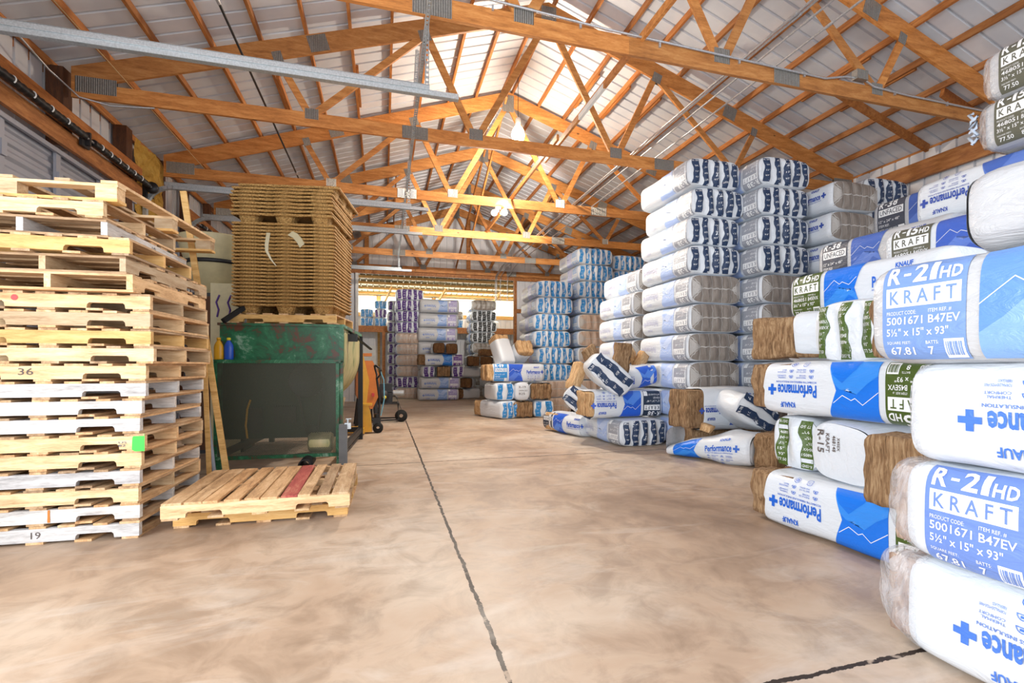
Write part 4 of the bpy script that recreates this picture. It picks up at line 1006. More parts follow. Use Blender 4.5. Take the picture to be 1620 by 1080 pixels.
    if lod > 0:
        for q, w in enumerate(WORDS):
            x = .84+e + .17*(q % 2); y = -.085 - .042*(q//2)
            text(w, x+.045, y-.012, x+.125, y+.014, m['txt'], 1)
            pts = [(x + .018*math.cos(k*PI/8), y - .008 + .022*math.sin(k*PI/8)) for k in range(9)]; pin = [(x + .0145*math.cos(k*PI/8), y - .005 + .0155*math.sin(k*PI/8)) for k in range(9)]
            for k in range(8): poly([pts[k], pts[k+1], pin[k+1], pin[k]], m['txt'], 1)
            poly([(x-.018, y-.008), (x-.0145, y-.005), (x+.0145, y-.005), (x+.018, y-.008)], m['txt'], 1)
            rect(x-.006, y-.002, x+.006, y+.006, m['txt'], 1)
        for q, x in enumerate((.90, 1.0)):
            x += e; r = .024
            for k in range(16):
                a0, a1 = 2*PI*k/16, 2*PI*(k+1)/16
                if q == 0:
                    sq_ = lambda t: (x + r*.85*math.copysign(abs(math.cos(t))**.6, math.cos(t)), -.182 + r*math.copysign(abs(math.sin(t))**.6, math.sin(t)))
                else: sq_ = lambda t: (x + r*math.cos(t), -.182 + r*math.sin(t))
                A, A2 = sq_(a0), sq_(a1); poly([A, A2, (lerp(A2[0], x, .13), lerp(A2[1], -.182, .13)), (lerp(A[0], x, .13), lerp(A[1], -.182, .13))], m['txt'], 1)
            if q == 0: text('Asthma\n& Allergy\nFriendly', x-.014, -.19, x+.014, -.168, m['txt'], 1)
            else:
                for k in range(10):
                    a0, a1 = 2*PI*k/10, 2*PI*(k+1)/10; poly([(x+.012*math.cos(a0), -.182+.012*math.sin(a0)), (x+.012*math.cos(a1), -.182+.012*math.sin(a1)), (x+.006*math.cos(a1), -.182+.006*math.sin(a1)), (x+.006*math.cos(a0), -.182+.006*math.sin(a0))], m['txt'], 1)
def end_striped(B, nst, col, info, base='film', lod=0, seed=0, frac=.5):
    b = MB(); ws = B.W*.93/nst; cap_mesh(b, B, 0, 1, .02, ws); rnd = random.Random(seed)
    a, hd, typ, code, item, dim, sq, bt = INFO[info]
    lines = [a + hd, typ, code or '5K', item or 'B24', '12"' if 'R38' in info else dim.split(' x ')[0], '15"', '93"', sq or '7']
    for i in range(nst):
        yc = -B.W*.465 + ws*(i + .5) + rnd.uniform(-.06, .06)*ws; hw = ws*frac/2*rnd.uniform(.85, 1.15)
        ym = abs(yc) + hw; zz = B.H*.462*max(.1, 1 - abs(2*ym/(B.W*.98))**5)**.2
        st = 12; vs = []; L = []
        for q in range(st+1):
            z = lerp(-zz, zz, q/st); wv = .012*math.sin(z*17 + i*2 + seed) + .006*math.sin(z*41 + i)
            for c in range(4): L.append(B.cap(yc + wv + lerp(-hw, hw, c/3), z, .004, .02, ws))
        b.add(L, [(q*4+c, q*4+c+1, (q+1)*4+c+1, (q+1)*4+c) for q in range(st) for c in range(3)], 1, True)
        nl = len(lines); rev = (i % 2 == 1)
        for q, t in enumerate(lines):
            if lod < 1 and (q + i) % 2: continue
            z1 = lerp(zz*.93, -zz*.93, q/nl); z0 = lerp(zz*.93, -zz*.93, (q+.52)/nl)
            if rev: z0, z1 = -z0, -z1
            vs, fs = glyphs(t, .0); w = hw*(.8 if len(t) > 3 else .5)*(-1 if rev else 1)
            def Fp(x, y, off):
                z = lerp(z0, z1, y); wv = .012*math.sin(z*17 + i*2 + seed) + .006*math.sin(z*41 + i)
                return B.cap(yc + wv + lerp(-w, w, x), z, off, .02, ws)
            if q == 1 and lod > 0:
                b.add([Fp(x, y, .0055) for x, y in ((-.08, -.2), (1.08, -.2), (1.08, 1.2), (-.08, 1.2))], [(0, 1, 2, 3)], 0)
                b.add([Fp(x, y, .0075) for x, y in vs], fs, 1)
            else: b.add([Fp(x, y, .0065) for x, y in vs], fs, 2)
    b.fixn = False
    return b.mesh('end_panel', [M[base], M['stripe_' + col], M['whiteprint']])
M['whiteprint'] = film('white_letter_print', srgb(240,242,244), .4)
def end_clear(B, nseg=4, mat='clear', seed=0):
    b = MB(); ws = B.W*.93/nseg; cap_mesh(b, B, 0, 1, .012, ws); rnd = random.Random(seed)
    def strip(p0, p1, w, st=12, mat_=1):
        L = []
        for q in range(st+1):
            y, z = lerp(p0[0], p1[0], q/st), lerp(p0[1], p1[1], q/st); dx, dz = p1[0]-p0[0], p1[1]-p0[1]; l = math.hypot(dx, dz); nx, nz = -dz/l, dx/l
            wv = .006*math.sin(q*1.7 + seed + p0[0]*20)
            for c in (-1, 1): L.append(B.cap(y + nx*(w*c/2 + wv), z + nz*(w*c/2 + wv), .005, .012, ws))
        b.add(L, [(2*q, 2*q+1, 2*q+3, 2*q+2) for q in range(st)], mat_, True)
    strip((-B.W*.455, .0), (B.W*.455, .005), .016, 30)
    for i in range(1, nseg): strip((-B.W*.465 + ws*i, -B.H*.45), (-B.W*.465 + ws*i + rnd.uniform(-.02, .02), B.H*.45), .010)
    for s in (-1, 1):
        for t in (-1, 1): strip((s*B.W*.455, t*B.H*.40), (s*B.W*.29, 0), .014)
        n = 6; L = []                               # folded gusset of the film
        for q in range(n+1):
            w = B.H*.33*(1 - q/n); y = s*lerp(B.W*.46, B.W*.3, q/n)
            for c in (-1, 0, 1): L.append(B.cap(y, w*c, .0045, .012, ws))
        b.add(L, [(3*q+c, 3*q+c+1, 3*q+c+4, 3*q+c+3) for q in range(n) for c in range(2)], 2, True)
    b.fixn = False
    return b.mesh('end_panel', [M[mat], M['seam'], M['gusset_film']])
M['gusset_film'] = film('folded_film', srgb(186,182,178), .3, .5)
VAR = {}
def batt_mesh(l, w, h, seed, mat='batt', rough=.007):
    bm = bmesh.new(); nx, ny, nz = max(4, int(l/.035)), max(3, int(w/.03)), max(4, int(h/.03)); rnd = random.Random(seed); ph = [rnd.uniform(0, 6) for _ in range(8)]
    b = MB()
    def D(x, y, z):
        f = rough*(math.sin(z*19 + ph[0] + y*7)*math.sin(x*9+ph[1]) + .6*math.sin(z*37 + x*17 + ph[2]) + .5*math.sin(y*60+ph[3]+z*8))
        e = .012
        sx = 1 - .03*(abs(2*z/h)**6); sz = 1 - .04*(abs(2*y/w)**6)
        return (x*sx + f*(abs(2*x/l)**2)*math.copysign(1, x), y*(1 - .10*abs(2*z/h)**8) + f*.8*(abs(2*y/w)**3)*math.copysign(1, y), z*sz + f*.9*(abs(2*z/h)**3)*math.copysign(1, z))
    def face(fn, a, c):
        vs = [D(*fn(lerp(-.5, .5, i/a), lerp(-.5, .5, j/c))) for i in range(a+1) for j in range(c+1)]
        b.add(vs, [(i*(c+1)+j, i*(c+1)+j+1, (i+1)*(c+1)+j+1, (i+1)*(c+1)+j) for i in range(a) for j in range(c)], 0, True)
    for s in (-.5, .5):
        face(lambda p, q: (s*l, p*w, q*h), ny, nz); face(lambda p, q: (p*l, s*w, q*h), nx, nz); face(lambda p, q: (p*l, q*w, s*h), nx, ny)
    bm.free(); me = b.mesh('batt', M[mat])
    bm = bmesh.new(); bm.from_mesh(me); bmesh.ops.remove_doubles(bm, verts=bm.verts, dist=1e-5); bmesh.ops.recalc_face_normals(bm, faces=bm.faces); bm.to_mesh(me); bm.free()
    return me
def variant(key, L=1.3, W=.9, H=.42, p='navyfaint', info='R38', end='striped', col='navy', nst=5, flip=True, lod=0, seed=0, body='film', clear='clear', out=0., nb=4, bmat='batt', label=True, dx=0., far='cap', n=4.8, frac=.55, film_end=0., amp=.006, taper=1.):
    B = Bag(L, W, H, seed, n=n, amp=amp, taper=taper); b = MB()
    opened = out > 0
    bag_body(b, B, far='none' if (opened or film_end > .09) else far, ragged=.05 if opened else 0.)
    if end == 'plain': cap_mesh(b, B, 0, 1)
    slots = dict(block=1, blue=2, mount=3, line=4, txt=5, white=6)
    if label: printing(b, B, info, flip, lod, slots, dx)
    b.fixn = False
    pp = PAL[p]; me = b.mesh('insulation_bag', [M[body], pp['block'], pp['blue'], pp['mount'], pp['line'], pp['txt'], M['whiteprint']])
    ch = []
    if end == 'striped': ch.append(('end_panel', end_striped(B, nst, col, info, body, lod, seed, frac), None))
    elif end == 'clear': ch.append(('end_panel', end_clear(B, nst, clear, seed), None))
    if opened:
        for q in range(nb):
            w = W*.86/nb; l = out + .25; r = random.Random(seed*7 + q); dl = r.uniform(-.35, .25)*out*.5
            ch.append(('batt', batt_mesh(l + dl, w*1.02, H*.86, seed*5+q, bmat), (-L/2 + .25 - (l+dl)/2, -W*.43 + w*(q+.5), H/2 + r.uniform(-.006, .01))))
    if film_end:                                   # clear film gathered to a point past the far end, batts showing inside it
        f = MB(); nv = 60; vs = []; K = 9
        for i in range(K):
            for j in range(nv):
                v = B.sec.per*j/nv; x, y, z = B.P(-L/2 + .04, v, .002); t = i/(K-1)
                pin = (1 - t**2.2)**.62*.985 + .015 + (.035*math.sin(v*13 + seed) + .02*math.sin(v*29))*t*(1 - t)*2.4
                u = -L/2 + .04 - (film_end + .04)*t*(1 + .06*math.sin(v*7 + seed)*(1-t))
                vs.append((u, y*pin, (z - H/2)*pin + H*(.5 + .06*t)))
        f.add(vs, [(i*nv+j, i*nv+(j+1)%nv, (i+1)*nv+(j+1)%nv, (i+1)*nv+j) for i in range(K-1) for j in range(nv)], 0, True); f.fixn = False
        ch.append(('film_end', f.mesh('film_end', M['clearfilm']), None))
        if film_end > .09:
            for q in range(3):
                w = W*.80/3; l = film_end*.42 + .2; ch.append(('batt', batt_mesh(l + .02*(q-1), w*1.02, H*.80, seed*5+q, 'battpink'), (-L/2 + .2 - l/2, -W*.40 + w*(q+.5), H/2)))
    VAR[key] = (me, ch, (L, W, H))
def bag(key, loc, rz, label, group=None, rot=None, cat='bag of insulation', child_label=None):
    me, ch, dim = VAR[key]
    o = bpy.data.objects.new('insulation_bag', me); C.objects.link(o); o.location = loc; o.rotation_euler = rot or (0, 0, rz)
    tag(o, label, cat, group)
    for nm, cm, l in ch:
        c = bpy.data.objects.new(nm, cm); C.objects.link(c); c.parent = o
        if l: c.location = l
        if nm == 'batt': c['label'] = 'brown fiberglass batt'
    return o
R_ = math.radians
AX = -PI/2                                          # long axis down the room, near end towards the camera, print towards the aisle
def inst(key, X0, Yn, z, label, group=None, dr=0.):  # X0 = aisle face, Yn = near end
    L, W, H = VAR[key][2]; return bag(key, (X0 + W/2, Yn + L/2, z), AX + dr, label, group)
def stack(rows, X0, Yn, H, desc, group, jit=.015, seed=0, z0=0., dX=None, what=None, hid=()):
    rnd = random.Random(seed); n = len(rows)
    for i, key in enumerate(rows):
        lb = '%s, %s %s' % (what[key], ('topmost' if i == n-1 else ordn[n-1-i] + ' from the top'), desc) if i not in hid else 'white insulation bag hidden low ' + desc
        if i == 0 and i not in hid: lb = '%s, bottom one %s' % (what[key], desc)
        dx = (dX[i] if dX else 0) + rnd.uniform(-jit, jit)
        inst(key, X0 + dx, Yn + rnd.uniform(-jit, jit), z0 + H*i, lb, group, rnd.uniform(-.012, .012))
# ---- kinds
variant('navyS', seed=1); variant('navyS2', seed=2, nst=5, frac=.55); variant('navyC', seed=3, end='clear'); variant('navyC2', seed=4, end='clear', nst=5)
variant('whiteC', p='slate', flip=False, end='clear', seed=5, info='R38'); 
variant('blueS', W=1.0, H=.415, p='bluefaint', info='R19', col='blue', nst=6, seed=6, frac=.6); variant('blueS2', W=1.0, H=.415, p='bluefaint', info='R19', col='blue', nst=6, seed=7, frac=.62)
variant('blueC', W=1.0, H=.415, p='bluefaint', info='R19', end='clear', clear='clearwarm', seed=8)
variant('purpS', W=1.0, H=.4, p='lav', info='R13', col='purple', nst=5, seed=9, frac=.66); variant('purpC', W=1.0, H=.4, p='lav', info='R13', end='clear', clear='clearwarm', seed=10)
variant('blackS', W=1.0, H=.42, p='black', info='R13', col='black', nst=5, seed=11, frac=.7); variant('blackC', W=1.0, H=.42, p='black', info='R13', end='clear', seed=12)
whN = {'navyS': 'navy striped bag', 'navyS2': 'navy striped bag', 'navyC': 'grey ended white bag', 'navyC2': 'grey ended white bag', 'whiteC': 'clear ended white bag',
       'blueS': 'blue striped bag', 'blueS2': 'blue striped bag', 'blueC': 'beige ended bag', 'purpS': 'purple striped bag', 'purpC': 'beige ended bag', 'blackS': 'black striped bag', 'blackC': 'clear ended bag'}
# ---- tall stacks on the right
GH = .42
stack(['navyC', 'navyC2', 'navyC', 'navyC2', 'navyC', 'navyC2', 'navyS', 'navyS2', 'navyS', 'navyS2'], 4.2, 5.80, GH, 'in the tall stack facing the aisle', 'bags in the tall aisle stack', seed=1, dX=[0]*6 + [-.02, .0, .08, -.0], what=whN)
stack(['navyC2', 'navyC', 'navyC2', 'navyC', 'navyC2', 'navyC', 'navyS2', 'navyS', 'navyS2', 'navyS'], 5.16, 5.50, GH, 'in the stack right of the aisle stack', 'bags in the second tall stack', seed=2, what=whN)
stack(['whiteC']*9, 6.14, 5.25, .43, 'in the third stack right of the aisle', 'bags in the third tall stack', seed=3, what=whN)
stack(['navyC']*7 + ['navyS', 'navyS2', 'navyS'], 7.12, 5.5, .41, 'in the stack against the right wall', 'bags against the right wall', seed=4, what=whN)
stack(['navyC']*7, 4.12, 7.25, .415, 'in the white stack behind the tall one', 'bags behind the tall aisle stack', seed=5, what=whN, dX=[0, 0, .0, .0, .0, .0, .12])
stack(['blueC', 'blueC'] + ['blueS', 'blueS2', 'blueS', 'blueS2', 'blueS', 'blueS2'], 3.58, 11.0, .415, 'in the near blue stack by the opening', 'bags in the near blue stack', seed=6, what=whN, dX=[.0, .0, .03, .05, -.03, -.04, .02, .04])
stack(['blueC']*6 + ['blueS', 'blueS2', 'blueS', 'blueS2'], 4.74, 11.0, .42, 'in the taller, farther blue stack', 'bags in the taller blue stack', seed=7, what=whN, dX=[0]*8 + [.0, -.04])
stack(['blueC']*8 + ['blueS', 'blueS2'], 5.85, 11.3, .415, 'in the half hidden farthest blue stack', 'bags in the hidden blue stack', seed=8, what=whN)
# ---- beyond the opening
stack(['purpC', 'purpS', 'purpC', 'purpC', 'purpC', 'purpC', 'purpS', 'purpS', 'purpS', 'purpS'], .42, 17.5, .40, 'in the purple stack at the opening', 'bags in the purple stack', seed=9, what=whN)
variant('purpShort', L=.48, W=1.0, H=.4, p='lav', info='R13', col='purple', nst=5, seed=13, label=False)
whN['purpShort'] = 'purple striped bag'
stack(['purpShort']*9, .13, 18.92, .42, 'in the column behind the purple stack', 'bags behind the purple stack', seed=10, what=whN)
from mathutils import Euler
def bagc(key, center, rot, label, group=None):     # placed by its middle
    H = VAR[key][2][2]; e = Euler(rot, 'XYZ'); off = e.to_matrix() @ Vector((0, 0, H/2))
    return bag(key, tuple(Vector(center) - off), 0, label, group, rot=rot)
def loose_batt(loc, dim, rot, lb, seed, mat='batt', group=None, rough=.007):
    o = bpy.data.objects.new('fiberglass_batt', batt_mesh(*dim, seed, mat, rough)); C.objects.link(o); o.location = loc; o.rotation_euler = rot
    return tag(o, lb, 'insulation batt', group)
# ---- bags beyond the opening
variant('lavX', L=1.4, W=.7, H=.52, p='lav', info='R38U', end='plain', flip=True, seed=20, body='filmgrey', dx=.05)
variant('lavX2', L=1.35, W=.7, H=.4, p='lav', info='R13', end='plain', flip=True, seed=21, body='filmgrey', dx=.03)
variant('purpX', L=1.35, W=.55, H=.4, p='purple', info='R13', end='plain', flip=True, seed=22, out=.22, nb=2, dx=.03)
variant('purpE', L=.9, W=.42, H=.39, p='purple', info='R13', end='striped', col='purple', nst=2, seed=23, label=False, frac=.6)
variant('brownE', L=.9, W=.5, H=.39, p='purple', end='none', seed=24, out=.08, nb=5, label=False)
G1 = 'bags lying in the stack right of the purple one'
for k in range(4): bag('lavX', (1.92, 17.6, .52*k), 0, 'pale bag hidden behind the pile right of the purple stack', 'hidden bags behind the purple printed pile')
for k in range(3): bag('lavX', (1.92 + (.0, .03, .06)[k], 17.55, .52*(k+4)), 0, '%s pale bag with faded blue panel, stacked right of the purple ends' % ('third highest', 'second highest', 'topmost')[k], G1)
G2 = 'pile right of the purple stack'
bag('lavX2', (1.84, 16.55, 0), 0, 'lavender printed bag on the floor right of the purple stack', G2)
bag('lavX2', (1.90, 16.60, .4), 0, 'lavender printed bag second from the floor right of the purple stack', G2)
inst('purpE', 1.27, 16.2, .8, 'small purple striped bag end left of a brown open end', G2)
bag('brownE', (2.0, 16.75, .8), PI/2, 'open bag of brown batts between two purple striped ends', G2)
inst('purpE', 2.27, 16.2, .8, 'small purple striped bag end right of a brown open end', G2)
bag('purpX', (2.02, 16.5, 1.2), 0, 'bag with bright blue and purple print, brown batts bulging left', G2)
variant('openA', L=.75, W=.42, H=.38, p='lav', info='R13', end='plain', seed=25, out=.06, nb=1, label=False, bmat='battdark')
bag('openA', (1.82, 16.5, 1.62), 0, 'left one of two round brown batt ends on the purple printed bag', 'open bags on the pile right of the purple stack', rot=(0, 0, PI/2))
bag('openA', (2.28, 16.5, 1.60), 0, 'right one of two round brown batt ends on the purple printed bag', 'open bags on the pile right of the purple stack', rot=(0, 0, PI/2 - .06))
stack(['blackC']*5 + ['blackS', 'blackS', 'blackS', 'blackC'], 3.32, 18.05, .42, 'in the dark stack beyond the opening', 'bags in the black stack', seed=11, what=whN)
variant('openB', L=.7, W=.46, H=.38, p='black', info='R13', end='plain', seed=26, out=.22, nb=2, label=False, bmat='battdark', body='filmgrey')
hp = [((3.0, 17.0, .0), .3), ((3.8, 17.0, 0), 1.5), ((3.0, 17.1, .39), 1.2), ((3.8, 17.0, .39), 2.0), ((3.0, 16.95, .78), .2), ((3.75, 17.05, .78), 1.9), ((3.1, 17.0, 1.17), 1.55), ((3.75, 17.05, 1.17), 1.2)]
for k, (p, a) in enumerate(hp):
    lb = 'dark opened bag %s in the shaded heap at the opening, %s' % (('on the floor', 'second up', 'third up', 'on top')[k//2], ('left', 'right')[k % 2])
    bag('openB', p, a, lb, 'dark opened bags in the shaded heap')
loose_batt((3.75, 17.35, 1.69), (.6,.3,.25), (0,0,.1), 'dark batt wedged in front of the black striped stack', 40, 'battdark')
variant('platB', L=.7, W=.5, H=.34, p='blue', info='R19', end='striped', col='blue', nst=3, seed=27, label=False, frac=.7)
variant('platP', L=.7, W=.5, H=.34, p='purple', info='R13', end='striped', col='purple', nst=3, seed=28, label=False, frac=.6)
variant('openC', L=.7, W=.5, H=.36, p='blue', end='clear', nst=2, seed=29, label=False)
variant('openD', L=.6, W=.4, H=.36, p='blue', end='plain', nst=2, seed=30, label=False, out=.15, nb=2, bmat='battpale')
pz = 2.778
for (x, l, kind, lb) in ((-.9, 0, 'platB', 'lower blue bag at the left end of the storage platform'), (-.9, 1, 'platB', 'upper blue bag at the left end of the storage platform'), (-.36, 0, 'platB', 'lowest blue bag on the platform, touching the purple stack'), (-.36, 1, 'platP', 'purple striped bag on the platform left of the purple stack'),
                        (-.36, 2, 'platB', 'topmost bag on the platform left of the purple stack'), (2.72, 0, 'platB', 'lower blue bag on the platform between two stacks'), (2.72, 1, 'openC', 'clear ended bag on the platform between two stacks'), (4.5, 0, 'openD', 'opened bag with tan batts at the right of the platform')):
    if kind == 'openD': bag('openD', (x, 19.9, pz), .6, lb); continue
    inst(kind, x, 19.5, pz + .345*l, lb, 'bags on the platform')
# ---- blue pile on the floor by the near blue stack
variant('pileB', L=.62, W=.5, H=.40, p='blue', info='R19', end='striped', col='blue', nst=2, seed=31, frac=.62, label=False)
variant('pileBopen', L=.85, W=.52, H=.40, p='bluefaint', info='R19', end='striped', col='blue', nst=3, seed=32, frac=.62, out=.28, nb=2, bmat='battpale', label=False)
variant('pileW', L=.7, W=.36, H=.41, p='blue', end='plain', seed=33, label=False, n=3.2)
variant('pileBr', L=.6, W=.56, H=.40, p='blue', end='none', seed=34, out=.05, nb=5, label=False)
variant('pileR19', L=1.22, W=.55, H=.42, p='blue', info='R19', end='plain', flip=False, seed=35, out=.15, nb=2, bmat='battpale', lod=1)
variant('pileOpen', L=.62, W=.42, H=.38, p='blue', info='R19', end='plain', seed=36, out=.10, nb=3, bmat='battpale', label=False)
gp = 'bags in the blue floor pile'
bag('pileBopen', (2.58, 10.62, 0), AX + .42, 'blue striped bag at the front left of the blue pile, tan batts behind it', gp)
bag('pileBr', (3.06, 10.62, 0), PI/2, 'open bag on the floor with wavy brown batts between two blue bags', gp)
inst('pileB', 3.36, 10.3, 0, 'blue striped bag on the floor at the right of the blue pile', gp, -.1)
inst('pileB', 2.34, 10.3, .41, 'blue striped bag in the second layer of the blue pile', gp, .2)
inst('pileW', 2.87, 10.25, .41, 'white bag end with small print in the second layer of the pile', gp)
bag('pileBr', (3.52, 10.62, .405), PI/2, 'open bag with brown batts in the second layer of the blue pile', gp)
bag('pileR19', (2.98, 10.6, .83), .02, 'bag printed R-19 UNFACED lying across the top of the blue pile', gp)
bagc('pileOpen', (2.68, 10.65, 1.50), (0, R_(62), R_(-70)), 'left of two open white bags with tan batts on the blue pile', gp)
bagc('pileOpen', (3.10, 10.75, 1.46), (0, R_(28), R_(100)), 'right of two open white bags with tan batts on the blue pile', gp)
b_ = MB()
for q, (t, z0, h, w) in enumerate((('R-19', .28, .05, .16), ('UNFACED', .21, .03, .2), ('B25', .13, .05, .14))): add_text(b_, t, lambda u, v: (-.09 + u, -.0, z0 + v), 0, w, h)
we = [o for o in C.objects if 'white bag end with small print' in o.get('label', '')][0]
b_.v = [(.7/2 + .034, p[0], p[2]) for p in b_.v]; b_.fixn = False; b_.build('printed_label', M['ink'], we)
# ---- floor heap in front of the tall aisle stack
variant('f_white', L=1.4, W=.82, H=.40, p='navyfaint', info='R38', end='striped', col='navy', nst=5, flip=True, seed=41, frac=.55, lod=0)
variant('f_r38', L=1.2, W=.55, H=.42, p='navy', info='R38', end='plain', flip=True, seed=42, out=.03, nb=3, lod=1, bmat='battpale')
variant('f_plain', L=1.2, W=.5, H=.41, p='navyfaint', info='R38', end='plain', flip=True, seed=43)
variant('f_torn', L=.5, W=.36, H=.62, p='navy', info='R38', end='striped', col='navy', nst=2, flip=True, seed=44, amp=.014, n=3, label=False, frac=.58)
variant('f_torn2', L=.5, W=.40, H=.74, p='navy', info='R38', end='striped', col='navy', nst=2, flip=True, seed=49, amp=.014, n=3.2, label=False, frac=.58)
variant('f_small', L=.9, W=.5, H=.36, p='navy', info='R38', end='plain', flip=False, seed=45, amp=.012, n=3, out=.12, nb=2, bmat='battpale', dx=-.2)
variant('f_crump', L=1.05, W=.55, H=.40, p='green', info='R21', end='plain', flip=False, seed=47, amp=.022, n=2.8, lod=1, dx=-.27, taper=.35)
variant('blk', L=.95, W=.42, H=.58, p='slate', info='R38', end='plain', flip=True, seed=48, out=.26, nb=2, label=True, dx=-.22)
gf_ = 'bags in the floor heap before the tall stack'
bag('f_white', (3.70, 6.92, 0), AX + .06, 'white bag on the floor with navy striped end, under the one printed R-38', gf_)
bag('f_r38', (3.56, 6.66, .41), R_(2), 'bag printed R-38 KRAFT upside down with its brown left end open', gf_)
bagc('f_torn2', (3.30, 6.55, 1.07), (R_(48), 0, AX - .25), 'torn bag with navy stripes tilted on the R-38 bag, batts above it', gf_)
variant('f_blue', L=.5, W=.4, H=.34, p='navy', info='R38', end='plain', flip=True, seed=50, lod=0, dx=-.42, n=3)
bagc('f_blue', (3.80, 6.62, 1.03), (R_(8), R_(-8), R_(4)), 'white bag with a blue panel behind the upright batts', gf_)
gb = 'batts standing out of the torn bag'
loose_batt((3.18, 6.80, 1.33), (.24, .08, .36), (R_(-10), R_(-32), .2), 'brown batt fanned out at the left of the torn bag', 51, group=gb)
loose_batt((3.48, 6.42, 1.32), (.25, .10, .46), (R_(6), R_(3), .1), 'broad brown batt standing upright in the torn bag', 52, group=gb)
loose_batt((3.70, 6.82, 1.28), (.26, .08, .40), (R_(-12), R_(26), -.1), 'tan batt leaning right behind the upright one', 53, 'battpale', group=gb)
loose_batt((3.93, 6.70, 1.22), (.16, .10, .44), (R_(12), R_(30), .5), 'crumpled tan batt at the right of the torn bag', 54, 'battpale', group=gb)
loose_batt((3.88, 6.78, 1.33), (.14, .08, .34), (R_(-12), R_(-42), .8), 'folded tan batt crossing behind the crumpled one', 61, 'battpale', group=gb)
bag('f_small', (3.25, 7.75, .0), 0, 'bag with blue print on the floor at the left of the heap', gf_, rot=(0, 0, R_(-75)))
bagc('f_torn', (3.12, 7.05, .62), (R_(50), 0, AX - .5), 'white bag with torn navy print tilted at the left of the heap', gf_)
loose_batt((3.05, 7.15, 1.02), (.14, .26, .46), (R_(0), R_(24), .1), 'tan batt propped against the left of the torn bag', 55, 'battpale')
gr = 'bags in the heap at the right of the aisle'
loose_batt((4.55, 5.58, .17), (.9, .4, .30), (0, 0, -.2), 'brown batt lying flat on the floor under the batt block', 56)
bag('blk', (4.50, 5.50, .33), 0, 'white bag with blue letters, a tall brown batt block at its left', gr, rot=(0, 0, R_(2)))
bagc('f_torn', (4.50, 5.05, .62), (R_(58), 0, AX - .1), 'small bag with navy stripes tilted on the crumpled bag', gr)
bag('f_crump', (4.09, 5.12, .0), 0, 'crumpled bag with a blue panel on the floor, pointed at its left', gr, rot=(0, 0, R_(-62)))
loose_batt((4.42, 4.52, .21), (.24, .46, .40), (0, 0, R_(-62)), 'brown batt bundle at the right end of the crumpled bag', 57)
loose_batt((3.98, 5.12, .40), (.14, .12, .1), (0, .3, R_(-62)), 'tuft of tan batt poking through the crumpled bag', 62, 'battpale')
# ---- foreground wall of bags on the right
variant('g_flip', L=1.3, W=.5, H=.405, p='green', info='R15', end='plain', flip=True, seed=61, lod=1, out=.13, nb=2)
variant('g_up', L=1.3, W=.5, H=.42, p='green', info='R15', end='plain', flip=False, seed=62, lod=1)
variant('g_end', L=.9, W=.42, H=.41, p='green', info='R15', end='striped', col='green', nst=2, seed=63, lod=1, label=False, n=3.4, frac=.46)
variant('g_end2', L=.9, W=.52, H=.42, p='green', info='R15', end='striped', col='green', nst=3, seed=64, lod=1, label=False, n=3.4, frac=.42)
variant('w_end', L=.9, W=.50, H=.43, p='green', info='R15', end='plain', seed=65, label=False, n=3., amp=.012)
variant('g_open', L=.5, W=.5, H=.41, p='green', info='R15', end='plain', seed=66, out=.34, nb=2, label=False, n=3.2)
variant('royal_up', L=1.3, W=.52, H=.405, p='royal', info='R21', end='plain', flip=False, seed=67, lod=1, film_end=.19, dx=.05)
variant('royal_flip', L=1.3, W=.52, H=.41, p='royal', info='R21', end='plain', flip=True, seed=68, lod=1, film_end=.25, dx=-.09)
variant('royal_flip2', L=1.3, W=.52, H=.41, p='royal', info='R21', end='plain', flip=True, seed=72, lod=1, film_end=.08, dx=-.09)
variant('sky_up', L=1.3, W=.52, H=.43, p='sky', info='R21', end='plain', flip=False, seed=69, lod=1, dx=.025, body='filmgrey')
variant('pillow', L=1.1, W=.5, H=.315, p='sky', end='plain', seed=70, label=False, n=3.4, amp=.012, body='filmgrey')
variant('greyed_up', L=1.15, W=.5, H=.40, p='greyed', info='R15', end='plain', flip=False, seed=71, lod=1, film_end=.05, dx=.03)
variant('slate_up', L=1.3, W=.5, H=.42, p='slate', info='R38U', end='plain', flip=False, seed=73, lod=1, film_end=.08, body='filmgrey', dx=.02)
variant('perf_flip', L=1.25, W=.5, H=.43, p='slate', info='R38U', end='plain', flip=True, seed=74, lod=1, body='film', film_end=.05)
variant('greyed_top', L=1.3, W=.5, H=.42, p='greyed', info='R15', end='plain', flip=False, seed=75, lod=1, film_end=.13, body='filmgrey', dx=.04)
gw = 'bags in the front right pile'
XF = 2.12
def far(key, X0, Yf, z, lb, g=gw, dr=0.): return inst(key, X0, Yf - VAR[key][2][0], z, lb, g, dr)
far('royal_flip', XF, 1.47, 0, 'bottom right corner bag, upside down print, loose clear film at its end')
far('royal_up', XF, 1.47, .405, 'bag printed R-21HD KRAFT in blue, second from floor at right edge')
far('royal_flip2', XF, 1.455, .805, 'white bag with big upside down blue letters at the right edge')
far('sky_up', XF - .02, 1.60, 1.21, 'big hazy blue bag printed R-21HD KRAFT just above eye level')
far('pillow', XF + .02, 1.275, 1.635, 'blank white pillow shaped bag on top of the hazy blue bag')
far('g_flip', 2.86, 3.02, 0, 'bag on the floor with upside down print and bright blue panel', dr=.05)
bag('g_end', (3.06 + .45, 2.93, .40), PI, 'green striped bag end above the floor bag, left of white end', gw, rot=(0, 0, PI + .06))
bag('w_end', (2.98 + .45, 2.44, .395), PI, 'white bag end with black R-15 lettering', gw, rot=(0, 0, PI - .02))
loose_batt((2.86, 1.98, .60), (.22, .30, .40), (0, 0, .1), 'brown batt bundle on edge right of the white bag end', 58)
